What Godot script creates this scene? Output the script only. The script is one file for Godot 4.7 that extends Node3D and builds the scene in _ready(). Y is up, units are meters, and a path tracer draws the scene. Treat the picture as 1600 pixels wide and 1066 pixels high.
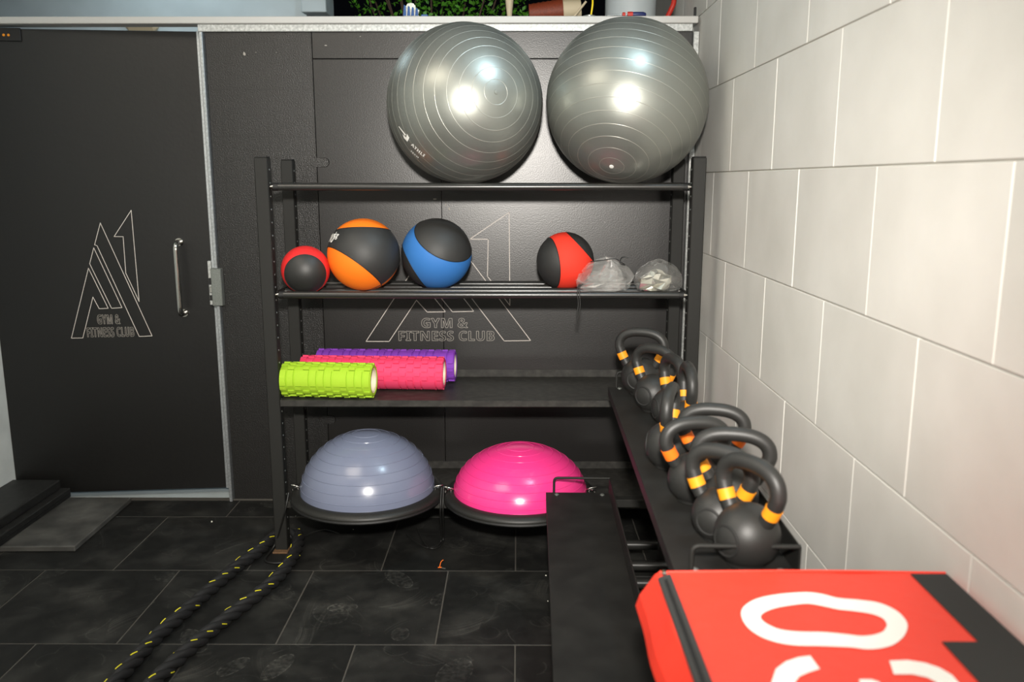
extends Node3D
# A gym corner: black partition with a storage rack, kettlebell rack along a painted block wall.

const EYE := Vector3(0, 1.5, 0)
const FOCAL := 1320.0          # focal length in pixels of the 1600 x 1066 frame
const WALL_Z := -3.81          # face of the black partition
const WALL_X := 0.78           # face of the block wall
const LEFT_X := -2.385

var cam_fw: Vector3
var cam_rt: Vector3
var cam_up: Vector3
var M := {}
var used := {}
var cache := {}
var rng := RandomNumberGenerator.new()

# ------------------------------------------------------------------ geometry collector
class MB:
	var v := PackedVector3Array()
	var n := PackedVector3Array()
	var u := PackedVector2Array()
	var ix := PackedInt32Array()

	func vert(p: Vector3, nn: Vector3, uv := Vector2.ZERO) -> int:
		v.append(p); n.append(nn); u.append(uv)
		return v.size() - 1

	func tri(a: int, b: int, c: int) -> void:
		var g := (v[c] - v[a]).cross(v[b] - v[a])
		if g.dot(n[a] + n[b] + n[c]) < 0.0:
			ix.append(a); ix.append(c); ix.append(b)
		else:
			ix.append(a); ix.append(b); ix.append(c)

	func quad(a: int, b: int, c: int, d: int) -> void:
		tri(a, b, c)
		tri(a, c, d)

	func face(pts: Array, nn: Vector3) -> void:
		var first := v.size()
		for p in pts:
			vert(p, nn)
		for i in range(1, pts.size() - 1):
			tri(first, first + i, first + i + 1)

	# box with chamfered edges
	func box(c: Vector3, s: Vector3, bev := 0.0, bs := Basis()) -> void:
		var h := s * 0.5
		var b := minf(bev, minf(h.x, minf(h.y, h.z)) * 0.9)
		for ax in 3:
			for sg in [-1.0, 1.0]:
				var nn := Vector3.ZERO
				nn[ax] = sg
				var a1 := (ax + 1) % 3
				var a2 := (ax + 2) % 3
				var pts := []
				for k in [[-1.0, -1.0], [1.0, -1.0], [1.0, 1.0], [-1.0, 1.0]]:
					var p := Vector3.ZERO
					p[ax] = sg * h[ax]
					p[a1] = k[0] * (h[a1] - b)
					p[a2] = k[1] * (h[a2] - b)
					pts.append(c + bs * p)
				face(pts, bs * nn)
		if b <= 0.0:
			return
		for ax in 3:
			var a1 := (ax + 1) % 3
			var a2 := (ax + 2) % 3
			for s1 in [-1.0, 1.0]:
				for s2 in [-1.0, 1.0]:
					var nn := Vector3.ZERO
					nn[a1] = s1
					nn[a2] = s2
					nn = nn.normalized()
					var pts := []
					for k in [[-1.0, 0], [1.0, 0], [1.0, 1], [-1.0, 1]]:
						var p := Vector3.ZERO
						p[ax] = k[0] * (h[ax] - b)
						p[a1] = s1 * (h[a1] - (b if k[1] == 1 else 0.0))
						p[a2] = s2 * (h[a2] - (0.0 if k[1] == 1 else b))
						pts.append(c + bs * p)
					face(pts, bs * nn)
		for sx in [-1.0, 1.0]:
			for sy in [-1.0, 1.0]:
				for sz in [-1.0, 1.0]:
					var q := Vector3(sx * h.x, sy * h.y, sz * h.z)
					face([c + bs * (q - Vector3(0, sy * b, sz * b)), c + bs * (q - Vector3(sx * b, 0, sz * b)), c + bs * (q - Vector3(sx * b, sy * b, 0))], bs * Vector3(sx, sy, sz).normalized())

	# round tube along a path; r is one radius or one per point
	func tube(path: Array, r, sides := 10, closed := false, caps := true) -> void:
		var cnt := path.size()
		var t := (path[1] - path[0]) as Vector3
		t = t.normalized()
		var side := t.cross(Vector3.UP if absf(t.y) < 0.9 else Vector3.RIGHT).normalized()
		var rings := []
		var total := cnt + (1 if closed else 0)
		for i in total:
			var j := i % cnt
			var a: Vector3 = path[(j - 1 + cnt) % cnt] if (closed or j > 0) else path[0]
			var b: Vector3 = path[(j + 1) % cnt] if (closed or j < cnt - 1) else path[cnt - 1]
			t = (b - a).normalized()
			side = (side - t * side.dot(t)).normalized()
			var up := side.cross(t)
			var rad: float = r[j] if r is Array else r
			var ring := []
			for k in sides:
				var w := TAU * k / sides
				var d := side * cos(w) + up * sin(w)
				ring.append(vert(path[j] + d * rad, d))
			rings.append(ring)
		for i in range(total - 1):
			for k in sides:
				var k2 := (k + 1) % sides
				quad(rings[i][k], rings[i][k2], rings[i + 1][k2], rings[i + 1][k])
		if caps and not closed:
			for e in [0, total - 1]:
				var dirn: Vector3 = (path[0] - path[1]).normalized() if e == 0 else (path[cnt - 1] - path[cnt - 2]).normalized()
				var pts := []
				for k in sides:
					pts.append(v[rings[e][k]])
				face(pts, dirn)

	# profile of Vector2(radius, height) turned about the basis' y axis
	func lathe(prof: Array, seg := 48, o := Vector3.ZERO, bs := Basis()) -> void:
		var fl := []
		for i in range(prof.size() - 1):
			var d: Vector2 = prof[i + 1] - prof[i]
			fl.append(Vector2(d.y, -d.x).normalized())
		# outward is decided by the profile's turning sense: right of the walking direction
		for i in range(prof.size() - 1):
			var n0: Vector2 = fl[i]
			var n1: Vector2 = fl[i]
			if i > 0 and fl[i - 1].dot(fl[i]) > 0.75:
				n0 = (fl[i - 1] + fl[i]).normalized()
			if i < fl.size() - 1 and fl[i + 1].dot(fl[i]) > 0.75:
				n1 = (fl[i + 1] + fl[i]).normalized()
			var first := v.size()
			for k in seg:
				var w := TAU * k / seg
				var c := cos(w)
				var s := sin(w)
				vert(o + bs * Vector3(prof[i].x * c, prof[i].y, prof[i].x * s), bs * Vector3(n0.x * c, n0.y, n0.x * s))
				vert(o + bs * Vector3(prof[i + 1].x * c, prof[i + 1].y, prof[i + 1].x * s), bs * Vector3(n1.x * c, n1.y, n1.x * s))
			for k in seg:
				var a := first + 2 * k
				var b := first + 2 * ((k + 1) % seg)
				quad(a, b, b + 1, a + 1)

	func mesh() -> ArrayMesh:
		var ar := []
		ar.resize(Mesh.ARRAY_MAX)
		ar[Mesh.ARRAY_VERTEX] = v
		ar[Mesh.ARRAY_NORMAL] = n
		ar[Mesh.ARRAY_TEX_UV] = u
		ar[Mesh.ARRAY_INDEX] = ix
		var m := ArrayMesh.new()
		m.add_surface_from_arrays(Mesh.PRIMITIVE_TRIANGLES, ar)
		return m

# ------------------------------------------------------------------ nodes
func numbered(called: String) -> String:
	if not used.has(called):
		used[called] = 0
		return called
	used[called] += 1
	return "%s_%03d" % [called, used[called]]

func thing(called: String, label: String, category: String, at := Vector3.ZERO, group := "") -> Node3D:
	var o := Node3D.new()
	o.name = numbered(called)
	add_child(o)
	o.position = at
	o.set_meta("label", label)
	o.set_meta("category", category)
	if group:
		o.set_meta("group", group)
	return o

func part(called: String, geo, m: Material, parent: Node3D, at := Vector3.ZERO, bs := Basis()) -> MeshInstance3D:
	var o := MeshInstance3D.new()
	o.name = called
	o.mesh = geo.mesh() if geo is MB else geo
	o.material_override = m
	parent.add_child(o, true)
	o.transform = Transform3D(bs, at)
	return o

func setting(called: String, geo, m: Material, label: String, category: String) -> MeshInstance3D:
	var o := MeshInstance3D.new()
	o.name = numbered(called)
	if geo != null:
		o.mesh = geo.mesh() if geo is MB else geo
		o.material_override = m
	add_child(o)
	o.set_meta("kind", "structure")
	o.set_meta("label", label)
	o.set_meta("category", category)
	return o

func boxmesh(s: Vector3, bev := 0.0) -> ArrayMesh:
	var key := "%s %f" % [s, bev]
	if not cache.has(key):
		var g := MB.new()
		g.box(Vector3.ZERO, s, bev)
		cache[key] = g.mesh()
	return cache[key]

# ------------------------------------------------------------------ from the photograph's pixels to places on known planes
func ray(x: float, y: float) -> Vector3:
	return cam_fw + cam_rt * ((x - 800.0) / FOCAL) - cam_up * ((y - 533.0) / FOCAL)

func on_z(x: float, y: float, z: float) -> Vector3:
	var d := ray(x, y)
	return EYE + d * ((z - EYE.z) / d.z)

func on_y(x: float, y: float, h: float) -> Vector3:
	var d := ray(x, y)
	return EYE + d * ((h - EYE.y) / d.y)

# ------------------------------------------------------------------ curves
func smooth(pts: Array, per := 8, closed := false) -> Array:
	var out := []
	var c := pts.size()
	for i in (c if closed else c - 1):
		var p0: Vector3 = pts[(i - 1 + c) % c] if (closed or i > 0) else pts[0]
		var p1: Vector3 = pts[i]
		var p2: Vector3 = pts[(i + 1) % c]
		var p3: Vector3 = pts[(i + 2) % c] if (closed or i < c - 2) else pts[c - 1]
		for k in per:
			out.append(p1.cubic_interpolate(p2, p0, p3, float(k) / per))
	if not closed:
		out.append(pts[c - 1])
	return out

func arc_corner(pts: Array, rad: float, per := 6) -> Array:
	# polyline with its inner corners rounded
	var out := [pts[0]]
	for i in range(1, pts.size() - 1):
		var a: Vector3 = pts[i] + (pts[i - 1] - pts[i]).normalized() * rad
		var b: Vector3 = pts[i] + (pts[i + 1] - pts[i]).normalized() * rad
		for k in per + 1:
			var t := float(k) / per
			out.append(a.lerp(pts[i], t).lerp((pts[i] as Vector3).lerp(b, t), t))
	out.append(pts[-1])
	return out

# ------------------------------------------------------------------ materials
func noise_tex(freq: float, seed_: int, lo: Color, hi: Color, octaves := 4, normal := false, strength := 4.0, size := 512) -> NoiseTexture2D:
	var f := FastNoiseLite.new()
	f.noise_type = FastNoiseLite.TYPE_SIMPLEX_SMOOTH
	f.frequency = freq
	f.seed = seed_
	f.fractal_octaves = octaves
	var t := NoiseTexture2D.new()
	t.width = size
	t.height = size
	t.seamless = true
	t.noise = f
	if normal:
		t.as_normal_map = true
		t.bump_strength = strength
	else:
		var g := Gradient.new()
		g.set_color(0, lo)
		g.set_color(1, hi)
		t.color_ramp = g
	return t

func mat(c: Color, rough: float, metal := 0.0, spec := 0.5) -> StandardMaterial3D:
	var m := StandardMaterial3D.new()
	m.albedo_color = c
	m.roughness = rough
	m.metallic = metal
	m.metallic_specular = spec
	return m

func grain(m: StandardMaterial3D, scale: float, freq: float, seed_: int, lo: float, octaves := 4, world := true) -> StandardMaterial3D:
	m.albedo_texture = noise_tex(freq, seed_, Color(lo, lo, lo), Color.WHITE, octaves)
	m.uv1_triplanar = true
	m.uv1_world_triplanar = world
	m.uv1_scale = Vector3.ONE * scale
	return m

func bump(m: StandardMaterial3D, scale: float, freq: float, seed_: int, strength: float, amount := 1.0, world := true) -> StandardMaterial3D:
	m.normal_enabled = true
	m.normal_texture = noise_tex(freq, seed_, Color.BLACK, Color.WHITE, 3, true, strength)
	m.normal_scale = amount
	m.uv1_triplanar = true
	m.uv1_world_triplanar = world
	m.uv1_scale = Vector3.ONE * scale
	return m

func floor_picture() -> ImageTexture:
	# dusty black rubber: mottling, chalky scuffs, shoe smears
	var w := 1024
	var f := FastNoiseLite.new()
	f.seed = 11
	f.frequency = 0.006
	f.fractal_octaves = 5
	var a := f.get_seamless_image(w, w)
	f.seed = 12
	f.frequency = 0.03
	var b := f.get_seamless_image(w, w)
	var dust := PackedFloat32Array()
	dust.resize(w * w)
	for y in w:
		for x in w:
			var p: float = a.get_pixel(x, y).r
			var q: float = b.get_pixel(x, y).r
			dust[y * w + x] = clampf((p - 0.42) * 1.7, 0.0, 1.0) * 0.3 + q * 0.12
	var r := RandomNumberGenerator.new()
	r.seed = 5
	# brushed smears: bundles of faint parallel hairlines
	for i in 120:
		var x0 := r.randf() * w
		var y0 := r.randf() * w
		var ang0 := r.randf() * TAU
		var turn := r.randf_range(-0.012, 0.012)
		var strength := r.randf_range(0.04, 0.17)
		var wide := r.randf_range(8, 46)
		var length := int(r.randf_range(30, 120))
		for hair in int(wide * 0.9):
			var off := r.randf_range(-wide, wide) * 0.5
			var x := x0 - sin(ang0) * off
			var y := y0 + cos(ang0) * off
			var ang := ang0
			var k := strength * r.randf()
			var skip := r.randf() * 0.5
			for q in length:
				x += cos(ang)
				y += sin(ang)
				ang += turn
				if float(q) / length < skip:
					continue
				var at := posmod(int(y), w) * w + posmod(int(x), w)
				dust[at] += k * (1.0 - dust[at])
	# single scratches and scuffs
	for i in 210:
		var x0 := r.randf() * w
		var y0 := r.randf() * w
		var ang := r.randf() * TAU
		var turn := r.randf_range(-0.06, 0.06)
		var strength := r.randf_range(0.08, 0.34)
		for q in int(r.randf_range(12, 80)):
			x0 += cos(ang)
			y0 += sin(ang)
			ang += turn
			for dy in range(-1, 2):
				for dx in range(-1, 2):
					var k := (1.0 if dx == 0 and dy == 0 else 0.35) * strength
					var at := posmod(int(y0) + dy, w) * w + posmod(int(x0) + dx, w)
					dust[at] += k * (1.0 - dust[at]) * r.randf() * 0.7
	# part shoe prints: ribbed ovals with a brighter rim
	for i in 22:
		var cx := r.randf() * w
		var cy := r.randf() * w
		var ra := r.randf_range(16, 46)
		var rb := ra * r.randf_range(0.4, 0.75)
		var ang := r.randf() * TAU
		var strength := r.randf_range(0.1, 0.3)
		for dy in range(-int(ra), int(ra) + 1):
			for dx in range(-int(ra), int(ra) + 1):
				var ex := (dx * cos(ang) + dy * sin(ang)) / ra
				var ey := (-dx * sin(ang) + dy * cos(ang)) / rb
				var d := ex * ex + ey * ey
				if d < 1.0:
					var px := posmod(int(cx) + dx, w)
					var py := posmod(int(cy) + dy, w)
					var g: float = b.get_pixel(posmod(px * 3, w), posmod(py * 3, w)).r
					var rim := 1.6 if d > 0.86 else 0.7
					dust[py * w + px] += rim * strength * clampf((g - 0.3) * 2.6, 0.0, 1.0)
	for i in 500:
		var at := r.randi() % (w * w)
		dust[at] = minf(1.0, dust[at] + r.randf_range(0.2, 0.7))
	var im := Image.create_empty(w, w, false, Image.FORMAT_RGB8)
	var dark := Color(0.07, 0.072, 0.069)
	var pale := Color(0.46, 0.455, 0.43)
	for y in w:
		for x in w:
			im.set_pixel(x, y, dark.lerp(pale, clampf(dust[y * w + x], 0.0, 1.0)))
	return ImageTexture.create_from_image(im)

func make_materials() -> void:
	# painted block wall
	var wall_noise := noise_tex(0.008, 3, Color(0.93, 0.93, 0.925), Color(1, 1, 1), 5)
	for i in 3:
		var t: float = [0.0, 0.012, -0.014][i]
		var m := mat(Color(0.845 + t, 0.838 + t, 0.815 + t), 0.62)
		m.albedo_texture = wall_noise
		m.uv1_triplanar = true
		m.uv1_world_triplanar = true
		m.uv1_scale = Vector3.ONE * 0.55
		m.uv1_offset = Vector3(0.31 * i, 0.17 * i, 0.0)
		M["block%d" % i] = m
	M.mortar = mat(Color(0.90, 0.89, 0.85), 0.8)
	M.left_wall = grain(mat(Color(0.90, 0.915, 0.90), 0.7), 0.8, 0.01, 21, 0.9)
	M.ceiling = mat(Color(0.78, 0.78, 0.76), 0.8)
	M.far_wall = grain(mat(Color(0.70, 0.74, 0.75), 0.7), 0.6, 0.01, 23, 0.92)
	# black boards
	M.rough_board = bump(mat(Color(0.105, 0.101, 0.096), 0.37, 0.0, 0.5), 5.0, 0.06, 31, 6.0, 0.4)
	M.board = bump(mat(Color(0.08, 0.072, 0.066), 0.345, 0.0, 0.575), 4.0, 0.06, 32, 3.0, 0.12)
	M.door = bump(mat(Color(0.075, 0.073, 0.07), 0.37, 0.0, 0.5), 3.0, 0.02, 33, 2.0, 0.2)
	M.logo = mat(Color(0.80, 0.77, 0.74), 0.6)
	M.logo_faint = mat(Color(0.58, 0.56, 0.53), 0.6)
	M.alu = grain(mat(Color(0.80, 0.82, 0.83), 0.38, 0.75), 6.0, 0.02, 34, 0.75)
	M.galv = grain(mat(Color(0.80, 0.81, 0.80), 0.45, 0.35), 4.0, 0.03, 35, 0.72)
	M.white_ledge = mat(Color(0.72, 0.715, 0.70), 0.5)
	M.chrome = mat(Color(0.80, 0.79, 0.77), 0.12, 1.0)
	M.steel = grain(mat(Color(0.62, 0.64, 0.62), 0.4, 0.7), 12.0, 0.03, 36, 0.7)
	# floor
	var fp := floor_picture()
	M.tile = mat(Color(1, 1, 1), 0.62, 0.0, 0.35)
	M.tile.albedo_texture = fp
	M.tile.uv1_triplanar = true
	M.tile.uv1_world_triplanar = true
	M.tile.uv1_scale = Vector3.ONE * 0.47
	M.tile_b = M.tile.duplicate()
	M.tile_b.uv1_offset = Vector3(0.37, 0.0, 0.53)
	M.tile_c = M.tile.duplicate()
	M.tile_c.uv1_offset = Vector3(0.71, 0.0, 0.21)
	M.loose = mat(Color(1.35, 1.35, 1.3).clamp(), 0.6, 0.0, 0.35)
	M.loose.albedo_texture = noise_tex(0.01, 44, Color(0.20, 0.20, 0.195), Color(0.38, 0.375, 0.36), 5)
	M.loose.uv1_triplanar = true
	M.loose.uv1_world_triplanar = true
	M.loose.uv1_scale = Vector3.ONE * 0.9
	M.joint = mat(Color(0.27, 0.26, 0.24), 0.9)
	M.plank = grain(mat(Color(0.16, 0.16, 0.155), 0.55), 2.0, 0.02, 45, 0.6)
	# racks
	M.rack = bump(mat(Color(0.118, 0.118, 0.11), 0.6, 0.0, 0.36), 8.0, 0.08, 51, 2.0, 0.2)
	M.bar = mat(Color(0.14, 0.138, 0.132), 0.3, 0.0, 0.55)
	M.tray = grain(mat(Color(0.215, 0.21, 0.195), 0.55, 0.0, 0.4), 3.0, 0.015, 52, 0.6)
	M.dusty_tray = grain(mat(Color(0.138, 0.136, 0.128), 0.55, 0.0, 0.4), 1.2, 0.012, 53, 0.72)
	M.cap = mat(Color(0.05, 0.05, 0.05), 0.6)
	# balls
	M.silver = bump(mat(Color(0.585, 0.595, 0.57), 0.385, 0.75, 0.5), 3.0, 0.012, 61, 2.0, 0.12)
	M.silver_ridge = mat(Color(0.66, 0.66, 0.63), 0.4, 0.7)
	M.white_print = mat(Color(0.9, 0.9, 0.88), 0.5)
	M.red = mat(Color(0.86, 0.22, 0.16), 0.7, 0.0, 0.3)
	M.red_dark = mat(Color(0.82, 0.17, 0.17), 0.5, 0.0, 0.4)
	M.orange = mat(Color(0.95, 0.47, 0.10), 0.6, 0.0, 0.4)
	M.blue = mat(Color(0.19, 0.42, 0.68), 0.6, 0.0, 0.4)
	M.neoprene = bump(mat(Color(0.16, 0.16, 0.157), 0.55, 0.0, 0.5), 30.0, 0.1, 62, 3.0, 0.35)
	M.black_rubber = mat(Color(0.13, 0.13, 0.125), 0.5, 0.0, 0.5)
	M.seam = mat(Color(0.05, 0.05, 0.05), 0.6)
	M.lilac = mat(Color(0.425, 0.45, 0.53), 0.22, 0.0, 0.55)
	M.pink = mat(Color(0.90, 0.22, 0.51), 0.22, 0.0, 0.55)
	M.platform = grain(mat(Color(0.14, 0.138, 0.125), 0.5), 9.0, 0.03, 63, 0.55)
	M.green_foam = mat(Color(0.59, 0.73, 0.17), 0.7, 0.0, 0.35)
	M.pink_foam = mat(Color(0.86, 0.25, 0.40), 0.7, 0.0, 0.35)
	M.purple_foam = mat(Color(0.48, 0.23, 0.66), 0.7, 0.0, 0.35)
	M.cream_core = mat(Color(0.86, 0.82, 0.72), 0.5)
	# kettlebells
	M.iron = bump(mat(Color(0.135, 0.135, 0.13), 0.47, 0.0, 0.48), 40.0, 0.12, 71, 3.0, 0.3)
	M.iron_face = bump(mat(Color(0.13, 0.13, 0.127), 0.6, 0.0, 0.4), 30.0, 0.12, 72, 4.0, 0.5)
	M.yellow_band = mat(Color(0.88, 0.55, 0.10), 0.5, 0.0, 0.4)
	M.orange_band = mat(Color(0.90, 0.42, 0.10), 0.5, 0.0, 0.4)
	# soft things
	M.red_vinyl = bump(mat(Color(0.88, 0.22, 0.15), 0.45, 0.0, 0.5), 2.5, 0.015, 81, 3.0, 0.25)
	M.black_vinyl = mat(Color(0.10, 0.10, 0.10), 0.5)
	M.webbing = bump(mat(Color(0.15, 0.15, 0.145), 0.85), 60.0, 0.2, 82, 4.0, 0.6)
	M.rope = mat(Color(0.055, 0.055, 0.06), 0.7)
	M.tracer = mat(Color(0.84, 0.80, 0.12), 0.6)
	M.cord = mat(Color(0.085, 0.085, 0.08), 0.5)
	M.film = mat(Color(0.93, 0.93, 0.91, 0.06), 0.09, 0.0, 0.7)
	M.film.transparency = BaseMaterial3D.TRANSPARENCY_ALPHA
	M.crumple = mat(Color(0.78, 0.77, 0.72), 0.25, 0.85)
	# beyond the partition
	M.leaf = mat(Color(0.26, 0.48, 0.10), 0.5)
	M.leaf.backlight_enabled = true
	M.leaf.backlight = Color(0.15, 0.3, 0.05)
	M.twig = mat(Color(0.22, 0.16, 0.1), 0.8)
	M.clay = grain(mat(Color(0.55, 0.23, 0.11), 0.6), 8.0, 0.02, 91, 0.75)
	M.cream = mat(Color(0.80, 0.74, 0.62), 0.6)
	M.grey_pipe = mat(Color(0.72, 0.75, 0.76), 0.45)
	M.hose = mat(Color(0.72, 0.16, 0.10), 0.45)
	M.yellow_wire = mat(Color(0.90, 0.78, 0.10), 0.5)
	M.wrap_blue = mat(Color(0.16, 0.30, 0.50), 0.5)
	M.wrap_white = mat(Color(0.85, 0.85, 0.80), 0.6)
	M.navy = mat(Color(0.10, 0.14, 0.34), 0.4)
	M.soil = mat(Color(0.12, 0.10, 0.08), 0.9)

# ------------------------------------------------------------------ lettering
func flat_text(txt: String, height: float, weight := 400) -> MB:
	# filled letters in the xy plane facing +z, centred, of the given cap height
	var f := SystemFont.new()
	f.font_names = PackedStringArray(["Droid Sans"])
	f.font_weight = weight
	var t := TextMesh.new()
	t.text = txt
	t.font = f
	t.font_size = 64
	t.pixel_size = height / 46.0
	t.depth = 0.0
	t.curve_step = 1.5
	var ar := t.get_mesh_arrays()
	var g := MB.new()
	var vs: PackedVector3Array = ar[Mesh.ARRAY_VERTEX]
	for p in vs:
		g.vert(p, Vector3(0, 0, 1))
	var id: PackedInt32Array = ar[Mesh.ARRAY_INDEX]
	for i in range(0, id.size(), 3):
		g.tri(id[i], id[i + 1], id[i + 2])
	return g

func outline_of(g: MB) -> Array:
	# boundary edges of a flat mesh
	var where := {}
	var ids := []
	for p in g.v:
		var key := Vector2i(roundi(p.x * 100000.0), roundi(p.y * 100000.0))
		if not where.has(key):
			where[key] = where.size()
		ids.append(where[key])
	var seen := {}
	for i in range(0, g.ix.size(), 3):
		for k in 3:
			var a: int = g.ix[i + k]
			var b: int = g.ix[i + (k + 1) % 3]
			var key := Vector2i(mini(ids[a], ids[b]), maxi(ids[a], ids[b]))
			if seen.has(key):
				seen[key] = null
			else:
				seen[key] = [g.v[a], g.v[b]]
	var out := []
	for key in seen:
		if seen[key] != null:
			out.append(seen[key])
	return out

func stroke(g: MB, a: Vector3, b: Vector3, wid: float, up: Vector3, lift := 0.0006, plain := false) -> void:
	# a thin raised line on a plane with normal up
	var d := (b - a).normalized()
	var s := d.cross(up).normalized() * wid * 0.5
	var o := up * lift
	var e := d * wid * (0.0 if plain else 0.35)
	g.face([a - s + o - e, a + s + o - e, b + s + o + e, b - s + o + e], up)
	if plain:
		return
	g.face([a - s - e, a - s + o - e, b - s + o + e, b - s + e], -s.normalized())
	g.face([a + s - e, a + s + o - e, b + s + o + e, b + s + e], s.normalized())

# the club's emblem as closed outlines, in a frame 0..1 across and 0..1 up
func emblem() -> Array:
	var shapes := [
		[[293, 135], [660, 1000], [563, 1003], [265, 305], [247, 298]],
		[[240, 320], [438, 777], [360, 781], [207, 440]],
		[[197, 473], [335, 781], [268, 783], [224, 693], [140, 1008], [55, 1008]],
		[[521, 42], [567, 732], [472, 513], [458, 238], [392, 237]]]
	var out := []
	for s in shapes:
		var line := []
		for p in s:
			var y: float = (1005.0 - p[1]) / 963.0
			line.append(Vector2((p[0] - 55.0) / 605.0 + 0.1 * y, y))
		out.append(line)
	return out

func put_emblem(parent: Node3D, origin: Vector3, across: Vector3, upward: Vector3, nrm: Vector3, line_w: float, letters_w: float, is_wall := false) -> void:
	for s in emblem():
		var g := MB.new()
		for i in s.size():
			var a: Vector2 = s[i]
			var b: Vector2 = s[(i + 1) % s.size()]
			if is_wall:
				a.x = wall_skew(a)
				b.x = wall_skew(b)
			stroke(g, origin + across * a.x + upward * a.y, origin + across * b.x + upward * b.y, line_w, nrm)
		part("emblem_outline", g, M.logo, parent)
	var wid := across.length()
	for row in [["GYM &", 0.107, 0.075, 0.48, 0.28], ["FITNESS CLUB", 0.002, 0.078, 0.49, 0.58]]:
		var t := flat_text(row[0], 1.0, 700)
		var lo := 1e9
		var hi := -1e9
		var bot := 1e9
		var top := -1e9
		for p in t.v:
			lo = minf(lo, p.x)
			hi = maxf(hi, p.x)
			bot = minf(bot, p.y)
			top = maxf(top, p.y)
		var g := MB.new()
		var n := 0
		for e in outline_of(t):
			n += 1
			var q := []
			for p in e:
				var fx: float = row[3] + ((p.x - lo) / (hi - lo) - 0.5) * row[4]
				var fy: float = row[1] + (p.y - bot) / (top - bot) * row[2]
				q.append(origin + across * fx + upward * fy)
			if (q[1] - q[0]).length() > 1e-5:
				stroke(g, q[0], q[1], letters_w, nrm, 0.0004 + 0.00012 * (n % 5), true)
		var o := part("lettering", g, M.logo_faint, parent)
		o.set_meta("label", "outlined club lettering")

func wall_skew(p: Vector2) -> float:
	return p.x

# ------------------------------------------------------------------ start
func _ready() -> void:
	rng.seed = 7
	var pitch := atan(251.0 / FOCAL)
	var yaw := atan(8.0 / FOCAL) * cos(pitch)
	cam_fw = Vector3(-sin(yaw) * cos(pitch), -sin(pitch), -cos(yaw) * cos(pitch))
	cam_rt = Vector3(cos(yaw), 0, -sin(yaw))
	cam_up = cam_rt.cross(cam_fw)
	var cam := Camera3D.new()
	cam.name = "camera"
	cam.fov = rad_to_deg(2.0 * atan(533.0 / FOCAL))
	cam.near = 0.05
	cam.far = 60.0
	add_child(cam)
	cam.transform = Transform3D(Basis(cam_rt, cam_up, -cam_fw), EYE)
	cam.current = true
	var glass := CameraAttributesPhysical.new()
	glass.exposure_aperture = 3.2
	glass.frustum_focal_length = 12.0 * FOCAL / 533.0
	glass.frustum_focus_distance = 3.4
	cam.attributes = glass

	var env := Environment.new()
	env.background_mode = Environment.BG_COLOR
	env.background_color = Color(0.02, 0.022, 0.03)
	env.tonemap_mode = Environment.TONE_MAPPER_LINEAR
	env.tonemap_exposure = 1.0
	env.sdfgi_enabled = true
	env.ssao_enabled = true
	env.ssil_enabled = true
	var we := WorldEnvironment.new()
	we.name = "world"
	we.environment = env
	add_child(we)

	# the photographer's flash above the lens: a beam along the view and the spill of its diffuser
	var flash_at := Vector3(0.0, 1.82, 0.05)
	var flash := SpotLight3D.new()
	flash.name = "camera_flash_beam"
	flash.position = flash_at
	flash.light_color = Color(1.0, 0.976, 0.943)
	flash.light_energy = 14.5
	flash.light_size = 0.06
	flash.spot_angle = 36.0
	flash.spot_angle_attenuation = 1.0
	flash.spot_range = 20.0
	flash.spot_attenuation = 2.0
	flash.shadow_enabled = true
	add_child(flash)
	flash.look_at(Vector3(-0.12, 0.98, -3.6), Vector3.UP)
	var spill := OmniLight3D.new()
	spill.name = "camera_flash_spill"
	spill.position = flash_at
	spill.light_color = Color(1.0, 0.976, 0.943)
	spill.light_energy = 2.0
	spill.light_size = 0.06
	spill.omni_range = 20.0
	spill.omni_attenuation = 2.0
	spill.shadow_enabled = true
	add_child(spill)

	make_materials()
	print("materials")
	build_room()
	print("room")
	build_rack()
	build_balls()
	print("balls")
	build_rollers()
	build_domes()
	build_kettlebell_rack()
	build_kettlebells()
	build_plyo_block()
	build_rope()
	build_bags()
	build_floor_things()
	build_beyond()
	print("done")

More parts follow.
